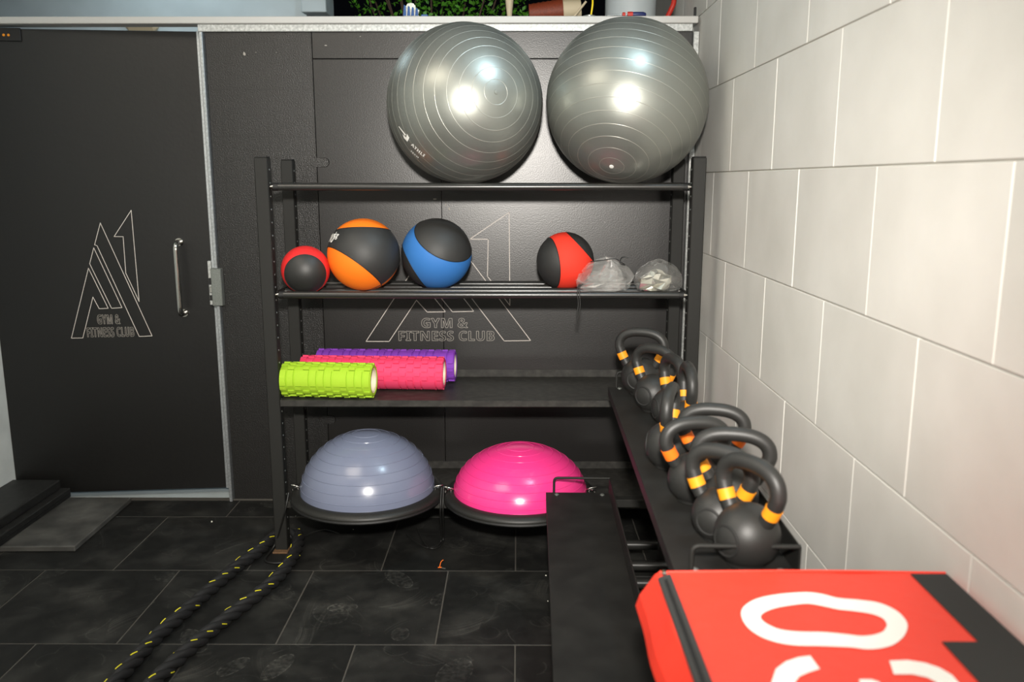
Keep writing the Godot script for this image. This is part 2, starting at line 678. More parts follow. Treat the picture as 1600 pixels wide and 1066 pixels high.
# ------------------------------------------------------------------ the room
func build_room() -> void:
	# floor: rubber tiles in running bond over a dusty base
	var g := MB.new()
	g.box(Vector3(-0.8, -0.0518, -0.6), Vector3(3.4, 0.1, 6.5))
	var fl := setting("floor", g, M.joint, "floor of dusty black rubber tiles with pale joints", "floor")
	var t := 0.526
	var rows := []
	for k in range(-3, 11):
		rows.append(-3.075 + k * 0.535 - 0.0)
	for k in rows.size() - 1:
		var z0: float = rows[k]
		var z1: float = rows[k + 1]
		z0 = maxf(z0, WALL_Z)
		if z1 - z0 < 0.02:
			continue
		var off := -0.005 if posmod(k - 3, 2) == 1 else -0.268
		for c in range(-5, 4):
			var x0 := maxf(off + c * t, LEFT_X)
			var x1 := minf(off + (c + 1) * t, WALL_X)
			if x1 - x0 < 0.02:
				continue
			var s := Vector3(snappedf(x1 - x0 - 0.005, 0.0005), 0.016, snappedf(z1 - z0 - 0.005, 0.0005))
			var m: Material = [M.tile, M.tile_b, M.tile_c][rng.randi() % 3]
			part("tile", boxmesh(s, 0.0015), m, fl, Vector3((x0 + x1) * 0.5, -0.008 - rng.randf() * 0.0006, (z0 + z1) * 0.5))

	# painted block wall
	g = MB.new()
	g.box(Vector3(WALL_X + 0.108, 1.5, -1.35), Vector3(0.2, 3.02, 8.1))
	var wr := setting("wall_right", g, M.mortar, "white painted wall of large blocks with thin joints", "wall")
	var rh := 0.331
	for r in range(-6, 4):
		var y0 := 1.8625 + (r - 0) * rh
		var y1 := minf(y0 + rh, 3.0)
		y0 = maxf(y0, 0.0)
		if y1 - y0 < 0.03:
			continue
		var zo := -2.39 if posmod(r, 2) == 0 else -2.65
		for c in range(-6, 9):
			var z0 := maxf(zo + c * 0.516, -5.4)
			var z1 := minf(zo + (c + 1) * 0.516, 2.6)
			if z1 - z0 < 0.03:
				continue
			var s := Vector3(0.05, snappedf(y1 - y0 - 0.003, 0.0005), snappedf(z1 - z0 - 0.003, 0.0005))
			part("block", boxmesh(s, 0.0016), M["block%d" % (rng.randi() % 3)], wr, Vector3(WALL_X + 0.025 + rng.randf() * 0.0012, (y0 + y1) * 0.5, (z0 + z1) * 0.5))

	g = MB.new()
	g.box(Vector3(LEFT_X - 0.1, 1.5, -0.62), Vector3(0.2, 3.02, 6.5))
	setting("wall_left", g, M.left_wall, "pale grey painted side wall beside the black door", "wall")
	g = MB.new()
	g.box(Vector3(-0.8, 1.5, 2.7), Vector3(3.6, 3.02, 0.2))
	setting("wall_rear", g, M.left_wall, "pale painted rear wall behind the photographer", "wall")
	g = MB.new()
	g.box(Vector3(-0.8, 3.06, -0.6), Vector3(3.8, 0.1, 6.6))
	setting("ceiling", g, M.ceiling, "plain pale ceiling above the training corner", "ceiling")

	build_partition()
	build_door()
	build_lamps()

func build_partition() -> void:
	var wb := setting("wall_back", null, null, "black board partition with outlined club emblem behind the rack", "wall")
	var g := MB.new()
	g.box(Vector3(-0.29, 1.06, WALL_Z - 0.05), Vector3(2.1, 2.13, 0.06))
	part("core", g, M.cap, wb)
	var yt := 2.127
	# boards: textured one beside the door, a strip on top, two smooth ones
	var boards := [[-1.345, -0.886, 0.0, yt, "rough"], [-0.884, 0.752, 2.018, yt, "smooth"], [-0.884, -0.337, 0.0, 2.014, "smooth"], [-0.3355, 0.752, 0.0, 2.014, "smooth"]]
	for b in boards:
		var s := Vector3(b[1] - b[0], b[3] - b[2], 0.02)
		part("board", boxmesh(s, 0.0012), M.rough_board if b[4] == "rough" else M.board, wb, Vector3((b[0] + b[1]) * 0.5, (b[2] + b[3]) * 0.5, WALL_Z - 0.01))
	# painted-over lock plates
	for p in [[-0.872, 1.578, 0.085, 0.042], [-0.886, 0.4, 0.078, 0.042]]:
		var pg := MB.new()
		var r: float = p[3] * 0.5
		var prof := []
		for k in 24:
			var w := TAU * k / 24.0
			prof.append(Vector3((p[2] * 0.5 - r) * signf(cos(w)) + r * cos(w), r * sin(w), 0))
		var front := []
		for q in prof:
			front.append(q * 0.94 + Vector3(0, 0, 0.005))
		pg.face(front, Vector3(0, 0, 1))
		for k in 24:
			var k2 := (k + 1) % 24
			var nn: Vector3 = ((prof[k] + prof[k2]) * 0.5 + Vector3(0, 0, 0.01)).normalized()
			pg.face([prof[k], prof[k2], front[k2], front[k]], nn)
		var lp := part("lock_plate", pg, M.rough_board, wb, Vector3(p[0], p[1], WALL_Z))
		lp.set_meta("label", "painted over oblong lock plate")
	# emblem: foot line 572..829 px wide, 332..533 px high
	var o := on_z(572, 533, WALL_Z)
	var a := on_z(829, 532, WALL_Z) - o
	var up := on_z(572, 332, WALL_Z) - o
	put_emblem(wb, o, Vector3(a.x, 0, 0), Vector3(0, up.y, 0), Vector3(0, 0, 1), 0.003, 0.0022, true)
	# scuffs on the boards
	for q in [[382, 84, 0.012, 0.02], [400, 82, 0.004, 0.004], [432, 82, 0.004, 0.004], [509, 71, 0.014, 0.006], [563, 57, 0.006, 0.004], [679, 311, 0.02, 0.006], [696, 320, 0.006, 0.012], [702, 326, 0.01, 0.016]]:
		var sg := MB.new()
		var c := on_z(q[0], q[1], WALL_Z)
		var pts := []
		for k in 9:
			var w := TAU * k / 9.0
			var rr := rng.randf_range(0.55, 1.0)
			pts.append(Vector3(cos(w) * q[2] * rr * 0.5, sin(w) * q[3] * rr * 0.5, 0.0008))
		sg.face(pts, Vector3(0, 0, 1))
		part("paint_chip", sg, M.logo_faint, wb, c)

	# metal head rail and posts
	g = MB.new()
	g.box(Vector3(-0.31, 2.1425, WALL_Z - 0.012), Vector3(2.12, 0.031, 0.05), 0.002)
	setting("trim_1", g, M.galv, "galvanised strip along the top of the black partition", "trim")
	g = MB.new()
	g.box(Vector3(-0.83, 2.1725, WALL_Z - 0.02), Vector3(3.2, 0.029, 0.09), 0.003)
	setting("trim_2", g, M.white_ledge, "pale ledge capping the partition and the door head", "trim")
	g = MB.new()
	g.box(Vector3(0.766, 1.063, WALL_Z + 0.0), Vector3(0.024, 2.126, 0.03), 0.002)
	g.box(Vector3(0.757, 1.063, WALL_Z - 0.01), Vector3(0.006, 2.126, 0.03), 0.001)
	setting("trim_3", g, M.galv, "metal end strip of the partition against the block wall", "trim")
	g = MB.new()
	g.box(Vector3(-1.357, 1.063, WALL_Z - 0.005), Vector3(0.014, 2.126, 0.05), 0.002)
	g.box(Vector3(-1.368, 1.063, WALL_Z - 0.022), Vector3(0.01, 2.126, 0.03), 0.002)
	setting("trim_4", g, M.alu, "aluminium door jamb on the edge of the partition", "trim")
	# base line of the partition
	g = MB.new()
	g.box(Vector3(-0.3, 0.004, WALL_Z + 0.002), Vector3(2.1, 0.008, 0.006), 0.001)
	setting("baseboard_back", g, M.joint, "thin dusty line at the foot of the partition", "trim")
	# lock keep on the jamb
	var k := thing("door_lock", "worn steel lock box on the jamb beside the chrome handle", "lock", Vector3(-1.352, 1.032, WALL_Z))
	g = MB.new()
	g.box(Vector3(0.0, -0.005, 0.022), Vector3(0.047, 0.17, 0.034), 0.003)
	part("lock_case", g, M.steel, k)
	g = MB.new()
	g.box(Vector3(-0.034, 0.012, 0.012), Vector3(0.016, 0.2, 0.012), 0.002)
	part("strike_plate", g, M.galv, k)
	g = MB.new()
	g.box(Vector3(-0.033, 0.02, 0.019), Vector3(0.013, 0.03, 0.008), 0.001)
	part("latch_slot", g, M.cap, k)
	g = MB.new()
	g.box(Vector3(-0.033, -0.055, 0.019), Vector3(0.013, 0.024, 0.008), 0.001)
	part("latch_slot", g, M.cap, k)
	g = MB.new()
	g.box(Vector3(-0.029, -0.017, 0.021), Vector3(0.016, 0.028, 0.012), 0.002)
	part("latch_bolt", g, M.chrome, k)

func build_door() -> void:
	# the leaf stands a hand's breadth ajar, its free edge pushed away from the room
	var d := setting("door_1", null, null, "black flush door with outlined emblem, slightly ajar", "door")
	d.position = Vector3(-2.383, 0, WALL_Z + 0.0)
	d.rotation.y = atan2(0.09, 0.97)
	var w := 0.974
	var g := MB.new()
	g.box(Vector3(w * 0.5, 1.087, -0.02), Vector3(w, 2.115, 0.04), 0.002)
	part("leaf", g, M.door, d)
	g = MB.new()
	g.box(Vector3(w + 0.006, 1.087, -0.018), Vector3(0.014, 2.117, 0.046), 0.002)
	part("edge_strip", g, M.alu, d)
	# pull handle
	g = MB.new()
	var hx := w - 0.139
	var path := arc_corner([Vector3(hx, 1.222, 0.0), Vector3(hx, 1.222, 0.06), Vector3(hx, 0.893, 0.06), Vector3(hx, 0.893, 0.0)], 0.035, 8)
	g.tube(path, 0.0125, 16)
	var ph := part("handle", g, M.chrome, d)
	ph.set_meta("label", "chrome bow pull handle")
	for y in [1.222, 0.893]:
		g = MB.new()
		g.lathe([Vector2(0.0, 0.006), Vector2(0.018, 0.006), Vector2(0.02, 0.0)], 20, Vector3(hx, y, 0), Basis(Vector3.RIGHT, PI / 2))
		part("rose", g, M.chrome, ph)
	# pivot plate at the top of the hanging edge
	g = MB.new()
	g.box(Vector3(0.155, 2.12, 0.004), Vector3(0.16, 0.055, 0.008), 0.002)
	var hp := part("pivot_plate", g, M.cap, d)
	for x in [0.155, 0.175]:
		g = MB.new()
		g.lathe([Vector2(0.0, 0.003), Vector2(0.005, 0.002), Vector2(0.006, 0.0)], 12, Vector3(x + 0.01, 2.117, 0.008), Basis(Vector3.RIGHT, PI / 2))
		part("screw", g, M.yellow_band, hp)
	# emblem, foot line 111..236 px, top 329 px
	var inv := d.transform.affine_inverse()
	var o := inv * on_z(111.4, 528, WALL_Z - 0.028)
	var e := inv * on_z(236.3, 527.5, WALL_Z - 0.05)
	var top := inv * on_z(111.4, 329, WALL_Z - 0.028)
	put_emblem(d, Vector3(o.x, o.y, 0), Vector3(e.x - o.x, 0, 0), Vector3(0, top.y - o.y, 0), Vector3(0, 0, 1), 0.0026, 0.0016)

func build_lamps() -> void:
	# bulkhead lamp high on the block wall
	var l := thing("wall_lamp", "small cool white bulkhead lamp high on the block wall", "lamp", Vector3(WALL_X, 2.82, -2.35))
	var g := MB.new()
	g.box(Vector3(-0.03, 0, 0), Vector3(0.06, 0.14, 0.2), 0.008)
	part("housing", g, M.galv, l)
	g = MB.new()
	g.box(Vector3(-0.068, 0, 0), Vector3(0.016, 0.11, 0.17), 0.006)
	var lens := mat(Color(0.9, 0.95, 1.0), 0.4)
	lens.emission_enabled = true
	lens.emission = Color(0.82, 0.93, 1.0)
	lens.emission_energy_multiplier = 6.0
	part("lamp_lens", g, lens, l)
	var a := AreaLight3D.new()
	a.name = "wall_lamp_light"
	a.area_size = Vector2(0.17, 0.11)
	a.light_color = Color(0.82, 0.93, 1.0)
	a.light_energy = 2.4
	a.shadow_enabled = true
	add_child(a)
	a.position = Vector3(WALL_X - 0.08, 2.82, -2.35)
	a.rotation.y = PI / 2
	# ceiling panel behind the photographer
	var c := thing("ceiling_lamp", "flat white panel lamp on the ceiling of the training corner", "lamp", Vector3(-1.5, 3.01, -1.7))
	g = MB.new()
	g.box(Vector3(0, -0.012, 0), Vector3(1.26, 0.024, 1.26), 0.004)
	part("frame", g, M.white_ledge, c)
	var pan := mat(Color(0.95, 0.95, 0.93), 0.5)
	pan.emission_enabled = true
	pan.emission = Color(1.0, 0.95, 0.88)
	pan.emission_energy_multiplier = 1.0
	g = MB.new()
	g.box(Vector3(0, -0.027, 0), Vector3(1.2, 0.006, 1.2), 0.001)
	part("lamp_panel", g, pan, c)
	var b := AreaLight3D.new()
	b.name = "ceiling_lamp_light"
	b.area_size = Vector2(1.2, 1.2)
	b.light_color = Color(1.0, 0.95, 0.88)
	b.light_energy = 2.4
	b.shadow_enabled = true
	add_child(b)
	b.position = Vector3(-1.5, 2.97, -1.7)
	b.rotation.x = -PI / 2

# ------------------------------------------------------------------ storage rack
const POST := 0.05
const RACK_Z := -3.246
const BACK_Z := -3.652
const BAR_Y1 := 1.476
const BAR_Y2 := 1.062
const TRAY_Y3 := 0.643
const TRAY_Y4 := 0.217

func tray_shape(x0: float, x1: float, y: float, z0: float, z1: float) -> MB:
	# sheet with the front edge folded down and the rear edge folded up
	var g := MB.new()
	var w := x1 - x0
	var cx := (x0 + x1) * 0.5
	g.box(Vector3(cx, y - 0.0015, (z0 + z1) * 0.5), Vector3(w, 0.003, z1 - z0), 0.0008)
	g.box(Vector3(cx, y - 0.014, z1 - 0.0015), Vector3(w, 0.028, 0.003), 0.001)
	g.box(Vector3(cx, y + 0.017, z0 + 0.0015), Vector3(w, 0.034, 0.003), 0.001)
	g.box(Vector3(cx, y - 0.026, z1 - 0.008), Vector3(w, 0.003, 0.016), 0.0008)
	return g

func build_rack() -> void:
	var r := thing("storage_rack", "black steel storage rack with tube shelves and sheet trays against the partition", "rack", Vector3.ZERO)
	for s in [[-0.992, RACK_Z], [0.662, RACK_Z], [-1.003, BACK_Z], [0.661, BACK_Z]]:
		var g := MB.new()
		g.box(Vector3(s[0] + 0.025, 0.7925, s[1] - 0.025), Vector3(POST, 1.585, POST), 0.003)
		var p := part("post", g, M.rack, r)
		g = MB.new()
		g.box(Vector3(s[0] + 0.025, 1.5865, s[1] - 0.025), Vector3(POST * 0.94, 0.005, POST * 0.94), 0.002)
		part("post_cap", g, M.cap, p)
		g = MB.new()
		var side := 1.0 if s[0] < 0.0 else -1.0
		for k in 30:
			var y := 0.09 + k * 0.05
			g.lathe([Vector2(0.0, 0.0012), Vector2(0.0035, 0.0012), Vector2(0.0042, 0.0)], 8, Vector3(s[0] + 0.025 + side * 0.025, y, s[1] - 0.025), Basis(Vector3(0, 0, 1), -side * PI / 2))
		var holes := part("slot_row", g, M.steel, p)
		holes.set_meta("kind", "stuff")
	# side ties between front and back posts, and brackets that carry the tubes
	for y in [BAR_Y1, BAR_Y2]:
		for x in [-0.938, 0.658]:
			var g := MB.new()
			g.box(Vector3(x, y, (RACK_Z + BACK_Z) * 0.5 - 0.03), Vector3(0.006, 0.03, 0.41), 0.002)
			part("end_bracket", g, M.rack, r)
		for k in 4:
			var z := -3.262 - k * 0.117
			var g := MB.new()
			g.tube([Vector3(-0.92, y, z), Vector3(0.64, y, z)], 0.014, 16)
			var b := part("shelf_tube", g, M.bar, r)
			for e in [[-0.92, -1.0], [0.64, 1.0]]:
				g = MB.new()
				g.tube([Vector3(e[0] - e[1] * 0.012, y, z), Vector3(e[0] + e[1] * 0.006, y, z)], 0.0152, 16)
				part("end_sleeve", g, M.cap, b)
				g = MB.new()
				g.tube([Vector3(e[0] + e[1] * 0.006, y, z), Vector3(e[0] + e[1] * 0.012, y, z)], 0.0105, 6)
				g.tube([Vector3(e[0] + e[1] * 0.012, y, z), Vector3(e[0] + e[1] * 0.02, y, z)], 0.006, 10)
				part("bolt", g, M.chrome, b)
	for y in [TRAY_Y3, TRAY_Y4]:
		part("tray", tray_shape(-0.94, 0.66, y, BACK_Z - 0.004, RACK_Z + 0.002), M.tray, r)
		for x in [-0.939, 0.659]:
			var g := MB.new()
			g.box(Vector3(x, y - 0.018, (RACK_Z + BACK_Z) * 0.5 - 0.03), Vector3(0.005, 0.03, 0.36), 0.001)
			part("tray_bracket", g, M.rack, r)
	# bare wood pad under the front post
	var pad := thing("post_pad", "bare wooden pad under the foot of the storage rack", "pad", Vector3(-0.967, 0, RACK_Z - 0.02))
	var pg := MB.new()
	pg.box(Vector3(0, 0.004, 0.01), Vector3(0.062, 0.008, 0.07), 0.002)
	part("pad", pg, grain(mat(Color(0.46, 0.34, 0.22), 0.8), 14.0, 0.02, 55, 0.6), pad)

# ------------------------------------------------------------------ balls
func toward(c: Vector3, view: Vector3) -> Vector3:
	# a direction given in the view of someone at the camera (x right, y up, z to the viewer) as a direction in the room
	var z := (EYE - c).normalized()
	var x := Vector3.UP.cross(z).normalized()
	return (x * view.x + z.cross(x) * view.y + z * view.z).normalized()

func axis_basis(d: Vector3) -> Basis:
	var x := d.cross(Vector3(0.3, 0.2, 1.0) if absf(d.z) < 0.9 else Vector3.RIGHT).normalized()
	return Basis(x, d, x.cross(d))

func ring_strip(R: float, ang: float, half: float, hgt: float, seg := 96) -> MB:
	# raised rib round a sphere's axis at polar angle ang
	var g := MB.new()
	var prof := []
	for k in [[-1.0, 0.0], [-0.5, 0.8], [0.0, 1.0], [0.5, 0.8], [1.0, 0.0]]:
		var a: float = ang + k[0] * half / R
		var rr: float = R + k[1] * hgt
		prof.append(Vector2(rr * sin(a), rr * cos(a)))
	prof.reverse()
	g.lathe(prof, seg)
	return g

func sphere_shape(R: float, seg := 96, rows := 56) -> MB:
	var g := MB.new()
	var prof := []
	for k in rows + 1:
		var a := PI * (1.0 - float(k) / rows)
		prof.append(Vector2(maxf(R * sin(a), 0.0), R * cos(a)))
	g.lathe(prof, seg)
	return g

func build_balls() -> void:
	for b in [[Vector3(-0.205, 1.7935, -3.438), 0.3057, Vector3(0.37, 0.145, 0.917), "silver grey gym ball with small white maker's mark on its lower side"],
			[Vector3(0.424, 1.7985, -3.393), 0.3115, Vector3(-0.16, -0.74, 0.65), "silver grey gym ball with white valve plug, beside the block wall"]]:
		var c: Vector3 = b[0]
		var R: float = b[1]
		var o := thing("gym_ball", b[3], "gym ball", c, "gym balls on the top shelf")
		var bs := axis_basis(toward(c, b[2]))
		part("shell", sphere_shape(R), M.silver, o, Vector3.ZERO, bs)
		for k in range(1, 21):
			part("rib", ring_strip(R, PI * k / 21.0, 0.0013, 0.0005), M.silver_ridge, o, Vector3.ZERO, bs)
		var g := MB.new()
		g.lathe([Vector2(0.009, R - 0.001), Vector2(0.008, R + 0.002), Vector2(0.0, R + 0.0025)], 20)
		part("valve_plug", g, M.white_print if b[2].y < 0.0 else M.silver, o, Vector3.ZERO, bs)
		if b[2].y > 0.0:
			gym_mark(o, c, R)
	# medicine balls: [name label, centre, R, colour, cap planes in the viewer's frame, caps are black]
	medicine_ball("small red medicine ball with a round black patch in front", Vector3(-0.834, 0, -3.3205), 0.0945, M.red_dark, [[Vector3(-0.03, -0.30, 0.95), 0.56]], true, M.black_rubber)
	var ob := medicine_ball("orange medicine ball with a broad black band and white figure", Vector3(-0.613, 0, -3.379), 0.1435, M.orange, [[Vector3(-0.60, -0.78, 0.17), 0.43], [Vector3(0.014, 0.993, -0.118), 0.652], [Vector3(0.55, -0.75, -0.55), 0.62]], false, M.neoprene)
	medicine_ball("bright blue medicine ball with large black panels", Vector3(-0.327, 0, -3.4375), 0.1425, M.blue, [[Vector3(0.395, 0.729, 0.559), 0.5], [Vector3(-0.868, -0.482, -0.121), 0.70]], true, M.neoprene)
	medicine_ball("red medicine ball with black side panels, next to the plastic bags", Vector3(0.196, 0, -3.4375), 0.1163, M.red, [[Vector3(-0.94, -0.137, 0.313), 0.49], [Vector3(0.725, 0.689, -0.021), 0.696]], true, M.neoprene)
	# figure on the orange ball
	var t := flat_text("10", 0.038, 700)
	var c2: Vector3 = ob.position
	wrap_text(ob, t, 0.146, toward(c2, Vector3(-0.83, 0.46, 0.30)), toward(c2, Vector3(0.35, 0.93, 0.0)), "printed_figure")
	var t2 := flat_text("kg", 0.022, 700)
	wrap_text(ob, t2, 0.146, toward(c2, Vector3(-0.70, 0.53, 0.48)), toward(c2, Vector3(0.35, 0.93, 0.0)), "printed_figure")

func wrap_text(o: Node3D, t: MB, R: float, dir: Vector3, up: Vector3, called: String) -> void:
	var y := (up - dir * up.dot(dir)).normalized()
	var x := y.cross(dir)
	var g := MB.new()
	for p in t.v:
		var d := (dir * R + x * p.x + y * p.y).normalized()
		g.vert(d * (R + 0.0004), d)
	for i in range(0, t.ix.size(), 3):
		g.tri(t.ix[i], t.ix[i + 1], t.ix[i + 2])
	part(called, g, M.white_print, o)

func gym_mark(o: Node3D, c: Vector3, R: float) -> void:
	# arrow mark and two short words running down the lower side
	var t := MB.new()
	var shapes := [[Vector2(-0.052, 0.006), Vector2(-0.008, 0.004), Vector2(-0.006, 0.013), Vector2(-0.052, 0.010)],
		[Vector2(-0.010, -0.013), Vector2(0.010, -0.013), Vector2(0.013, 0.016), Vector2(-0.003, 0.022), Vector2(-0.001, 0.002), Vector2(-0.022, -0.003)]]
	for s in shapes:
		var id := Geometry2D.triangulate_polygon(PackedVector2Array(s))
		var first := t.v.size()
		for p in s:
			t.vert(Vector3(p.x, p.y, 0), Vector3(0, 0, 1))
		for i in range(0, id.size(), 3):
			t.tri(first + id[i], first + id[i + 1], first + id[i + 2])
	var up := toward(c, Vector3(0.60, 0.72, 0.3))
	wrap_text(o, t, R + 0.001, toward(c, Vector3(-0.72, -0.395, 0.56)), up, "printed_mark")
	wrap_text(o, flat_text("ATHLI", 0.017, 700), R + 0.001, toward(c, Vector3(-0.585, -0.545, 0.60)), up, "printed_word")
	wrap_text(o, flat_text("TECH", 0.012, 700), R + 0.001, toward(c, Vector3(-0.635, -0.60, 0.49)), up, "printed_word")

func cut_sphere(R: float, planes: Array, inside: bool) -> MB:
	# the part of a sphere inside (or outside) a set of caps
	var g := MB.new()
	var seg := 96
	var rows := 64
	var f := func(p: Vector3) -> float:
		var m := -9.0
		for q in planes:
			m = maxf(m, (q[0] as Vector3).dot(p) - (q[1] as float))
		return m if inside else -m
	for i in rows:
		for k in seg:
			var ps := []
			for q in [[i, k], [i, k + 1], [i + 1, k + 1], [i + 1, k]]:
				var a: float = PI * q[0] / rows
				var w: float = TAU * q[1] / seg
				ps.append(Vector3(sin(a) * cos(w), cos(a), sin(a) * sin(w)))
			var out := []
			for j in 4:
				var p: Vector3 = ps[j]
				var q: Vector3 = ps[(j + 1) % 4]
				var fp: float = f.call(p)
				var fq: float = f.call(q)
				if fp >= 0.0:
					out.append(p)
				if (fp >= 0.0) != (fq >= 0.0):
					out.append(p.lerp(q, fp / (fp - fq)).normalized())
			if out.size() < 3:
				continue
			var first := g.v.size()
			for p in out:
				g.vert(p * R, p)
			for j in range(1, out.size() - 1):
				g.tri(first, first + j, first + j + 1)
	return g

func medicine_ball(label: String, at: Vector3, R: float, colour: Material, caps: Array, black_caps: bool, black: Material) -> Node3D:
	var drop := 0.0585
	at.y = BAR_Y2 + sqrt(pow(R + 0.014, 2.0) - drop * drop)
	var o := thing("medicine_ball", label, "medicine ball", at, "medicine balls on the second shelf")
	var planes := []
	for q in caps:
		planes.append([toward(at, (q[0] as Vector3).normalized()), q[1]])
	part("colour_panel", cut_sphere(R, planes, not black_caps), colour, o)
	part("black_panel", cut_sphere(R * 1.004, planes, black_caps), black, o)
	for q in planes:
		var g := MB.new()
		var d: Vector3 = q[0]
		var bs := axis_basis(d)
		var rr := sqrt(1.0 - q[1] * q[1])
		var pts := []
		for k in 72:
			var w := TAU * k / 72.0
			pts.append((d * q[1] + bs.x * (rr * cos(w)) + bs.z * (rr * sin(w))) * R * 1.001)
		g.tube(pts, 0.0018, 6, true)
		part("seam", g, M.seam, o)
	return o

# ------------------------------------------------------------------ foam rollers
func roller(label: String, at: Vector3, turn: float, length: float, R: float, m: Material, roll: float) -> void:
	var o := thing("foam_roller", label, "foam roller", at, "foam rollers on the sheet shelf")
	o.rotation.y = turn
	var bs := Basis(Vector3(1, 0, 0), roll)
	var core := 0.72 * R
	# sleeve tube with closed ends
	var g := MB.new()
	var h := length * 0.5
	var ro := R - 0.0065
	g.lathe([Vector2(core, h - 0.001), Vector2(core, -h + 0.001), Vector2(core + 0.002, -h), Vector2(ro - 0.003, -h), Vector2(ro, -h + 0.004), Vector2(ro, h - 0.004), Vector2(ro - 0.003, h), Vector2(core + 0.002, h), Vector2(core, h - 0.001)], 64, Vector3.ZERO, Basis(Vector3(0, 0, 1), -PI / 2))
	part("sleeve", g, m, o)
	# raised tread: wide pads of single and double width on two sides, staggered small blocks between
	g = MB.new()
	var cols := int(round(length / 0.0305))
	var pitch := length / cols
	for side in 2:
		var base := PI * side
		var c := 0
		var n := 0
		while c < cols:
			var span: int = mini([1, 1, 2, 1, 1, 1, 2, 1][n % 8], cols - c)
			curved_pad(g, bs, -h + c * pitch + 0.0026, -h + (c + span) * pitch - 0.0026, base - 0.47, base + 0.47, ro - 0.002, R)
			c += span
			n += 1
		for k in 8:
			var a0 := base + 0.50 + k * 0.2675
			for q in cols:
				if (q + k) % 2 == 0:
					curved_pad(g, bs, -h + q * pitch + 0.002, -h + (q + 1) * pitch - 0.002, a0 + 0.03, a0 + 0.2375, ro - 0.002, R)
	part("tread", g, m, o)
	g = MB.new()
	g.lathe([Vector2(core - 0.006, h - 0.004), Vector2(core - 0.006, -h + 0.004), Vector2(core, -h + 0.002), Vector2(core, h - 0.002), Vector2(core - 0.006, h - 0.004)], 64, Vector3.ZERO, Basis(Vector3(0, 0, 1), -PI / 2))
	part("core_tube", g, M.cream_core, o)

func curved_pad(g: MB, bs: Basis, x0: float, x1: float, a0: float, a1: float, r0: float, r1: float) -> void:
	var n := maxi(2, int((a1 - a0) / 0.16))
	var e := 0.0014
	var at := func(x: float, a: float, r: float) -> Vector3:
		return bs * Vector3(x, r * cos(a), r * sin(a))
	for k in n:
		var b0 := a0 + (a1 - a0) * k / n
		var b1 := a0 + (a1 - a0) * (k + 1) / n
		var n0: Vector3 = bs * Vector3(0, cos(b0), sin(b0))
		var n1: Vector3 = bs * Vector3(0, cos(b1), sin(b1))
		var i0 := g.vert(at.call(x0 + e, b0, r1), n0)
		var i1 := g.vert(at.call(x1 - e, b0, r1), n0)
		var i2 := g.vert(at.call(x1 - e, b1, r1), n1)
		var i3 := g.vert(at.call(x0 + e, b1, r1), n1)
		g.quad(i0, i1, i2, i3)
		g.face([at.call(x0, b0, r0), at.call(x0 + e, b0, r1), at.call(x0 + e, b1, r1), at.call(x0, b1, r0)], bs * Vector3(-0.9, cos(b0) * 0.4, sin(b0) * 0.4).normalized())
		g.face([at.call(x1, b0, r0), at.call(x1 - e, b0, r1), at.call(x1 - e, b1, r1), at.call(x1, b1, r0)], bs * Vector3(0.9, cos(b0) * 0.4, sin(b0) * 0.4).normalized())
	for q in [[a0, -1.0], [a1, 1.0]]:
		var a: float = q[0]
		var nn: Vector3 = bs * Vector3(0, -sin(a), cos(a)) * q[1]
		g.face([at.call(x0, a, r0), at.call(x1, a, r0), at.call(x1 - e, a, r1), at.call(x0 + e, a, r1)], nn)

func build_rollers() -> void:
	var y := TRAY_Y3
	roller("short lime green textured foam roller", Vector3(-0.755, y + 0.0705, -3.300), -0.07, 0.368, 0.0705, M.green_foam, 1.28)
	roller("long raspberry pink textured foam roller between the other two", Vector3(-0.60, y + 0.0695, -3.438), -0.05, 0.6, 0.0695, M.pink_foam, 2.35)
	roller("long purple textured foam roller at the back of the tray", Vector3(-0.565, y + 0.0695, -3.580), -0.04, 0.6, 0.0695, M.purple_foam, 0.75)

# ------------------------------------------------------------------ balance domes
func build_domes() -> void:
	dome("lilac grey balance dome on a black platform", Vector3(-0.609, TRAY_Y4, -3.284), 0.272, 0.247, M.lilac)
	dome("hot pink balance dome on a black platform", Vector3(0.013, TRAY_Y4, -3.266), 0.270, 0.196, M.pink)

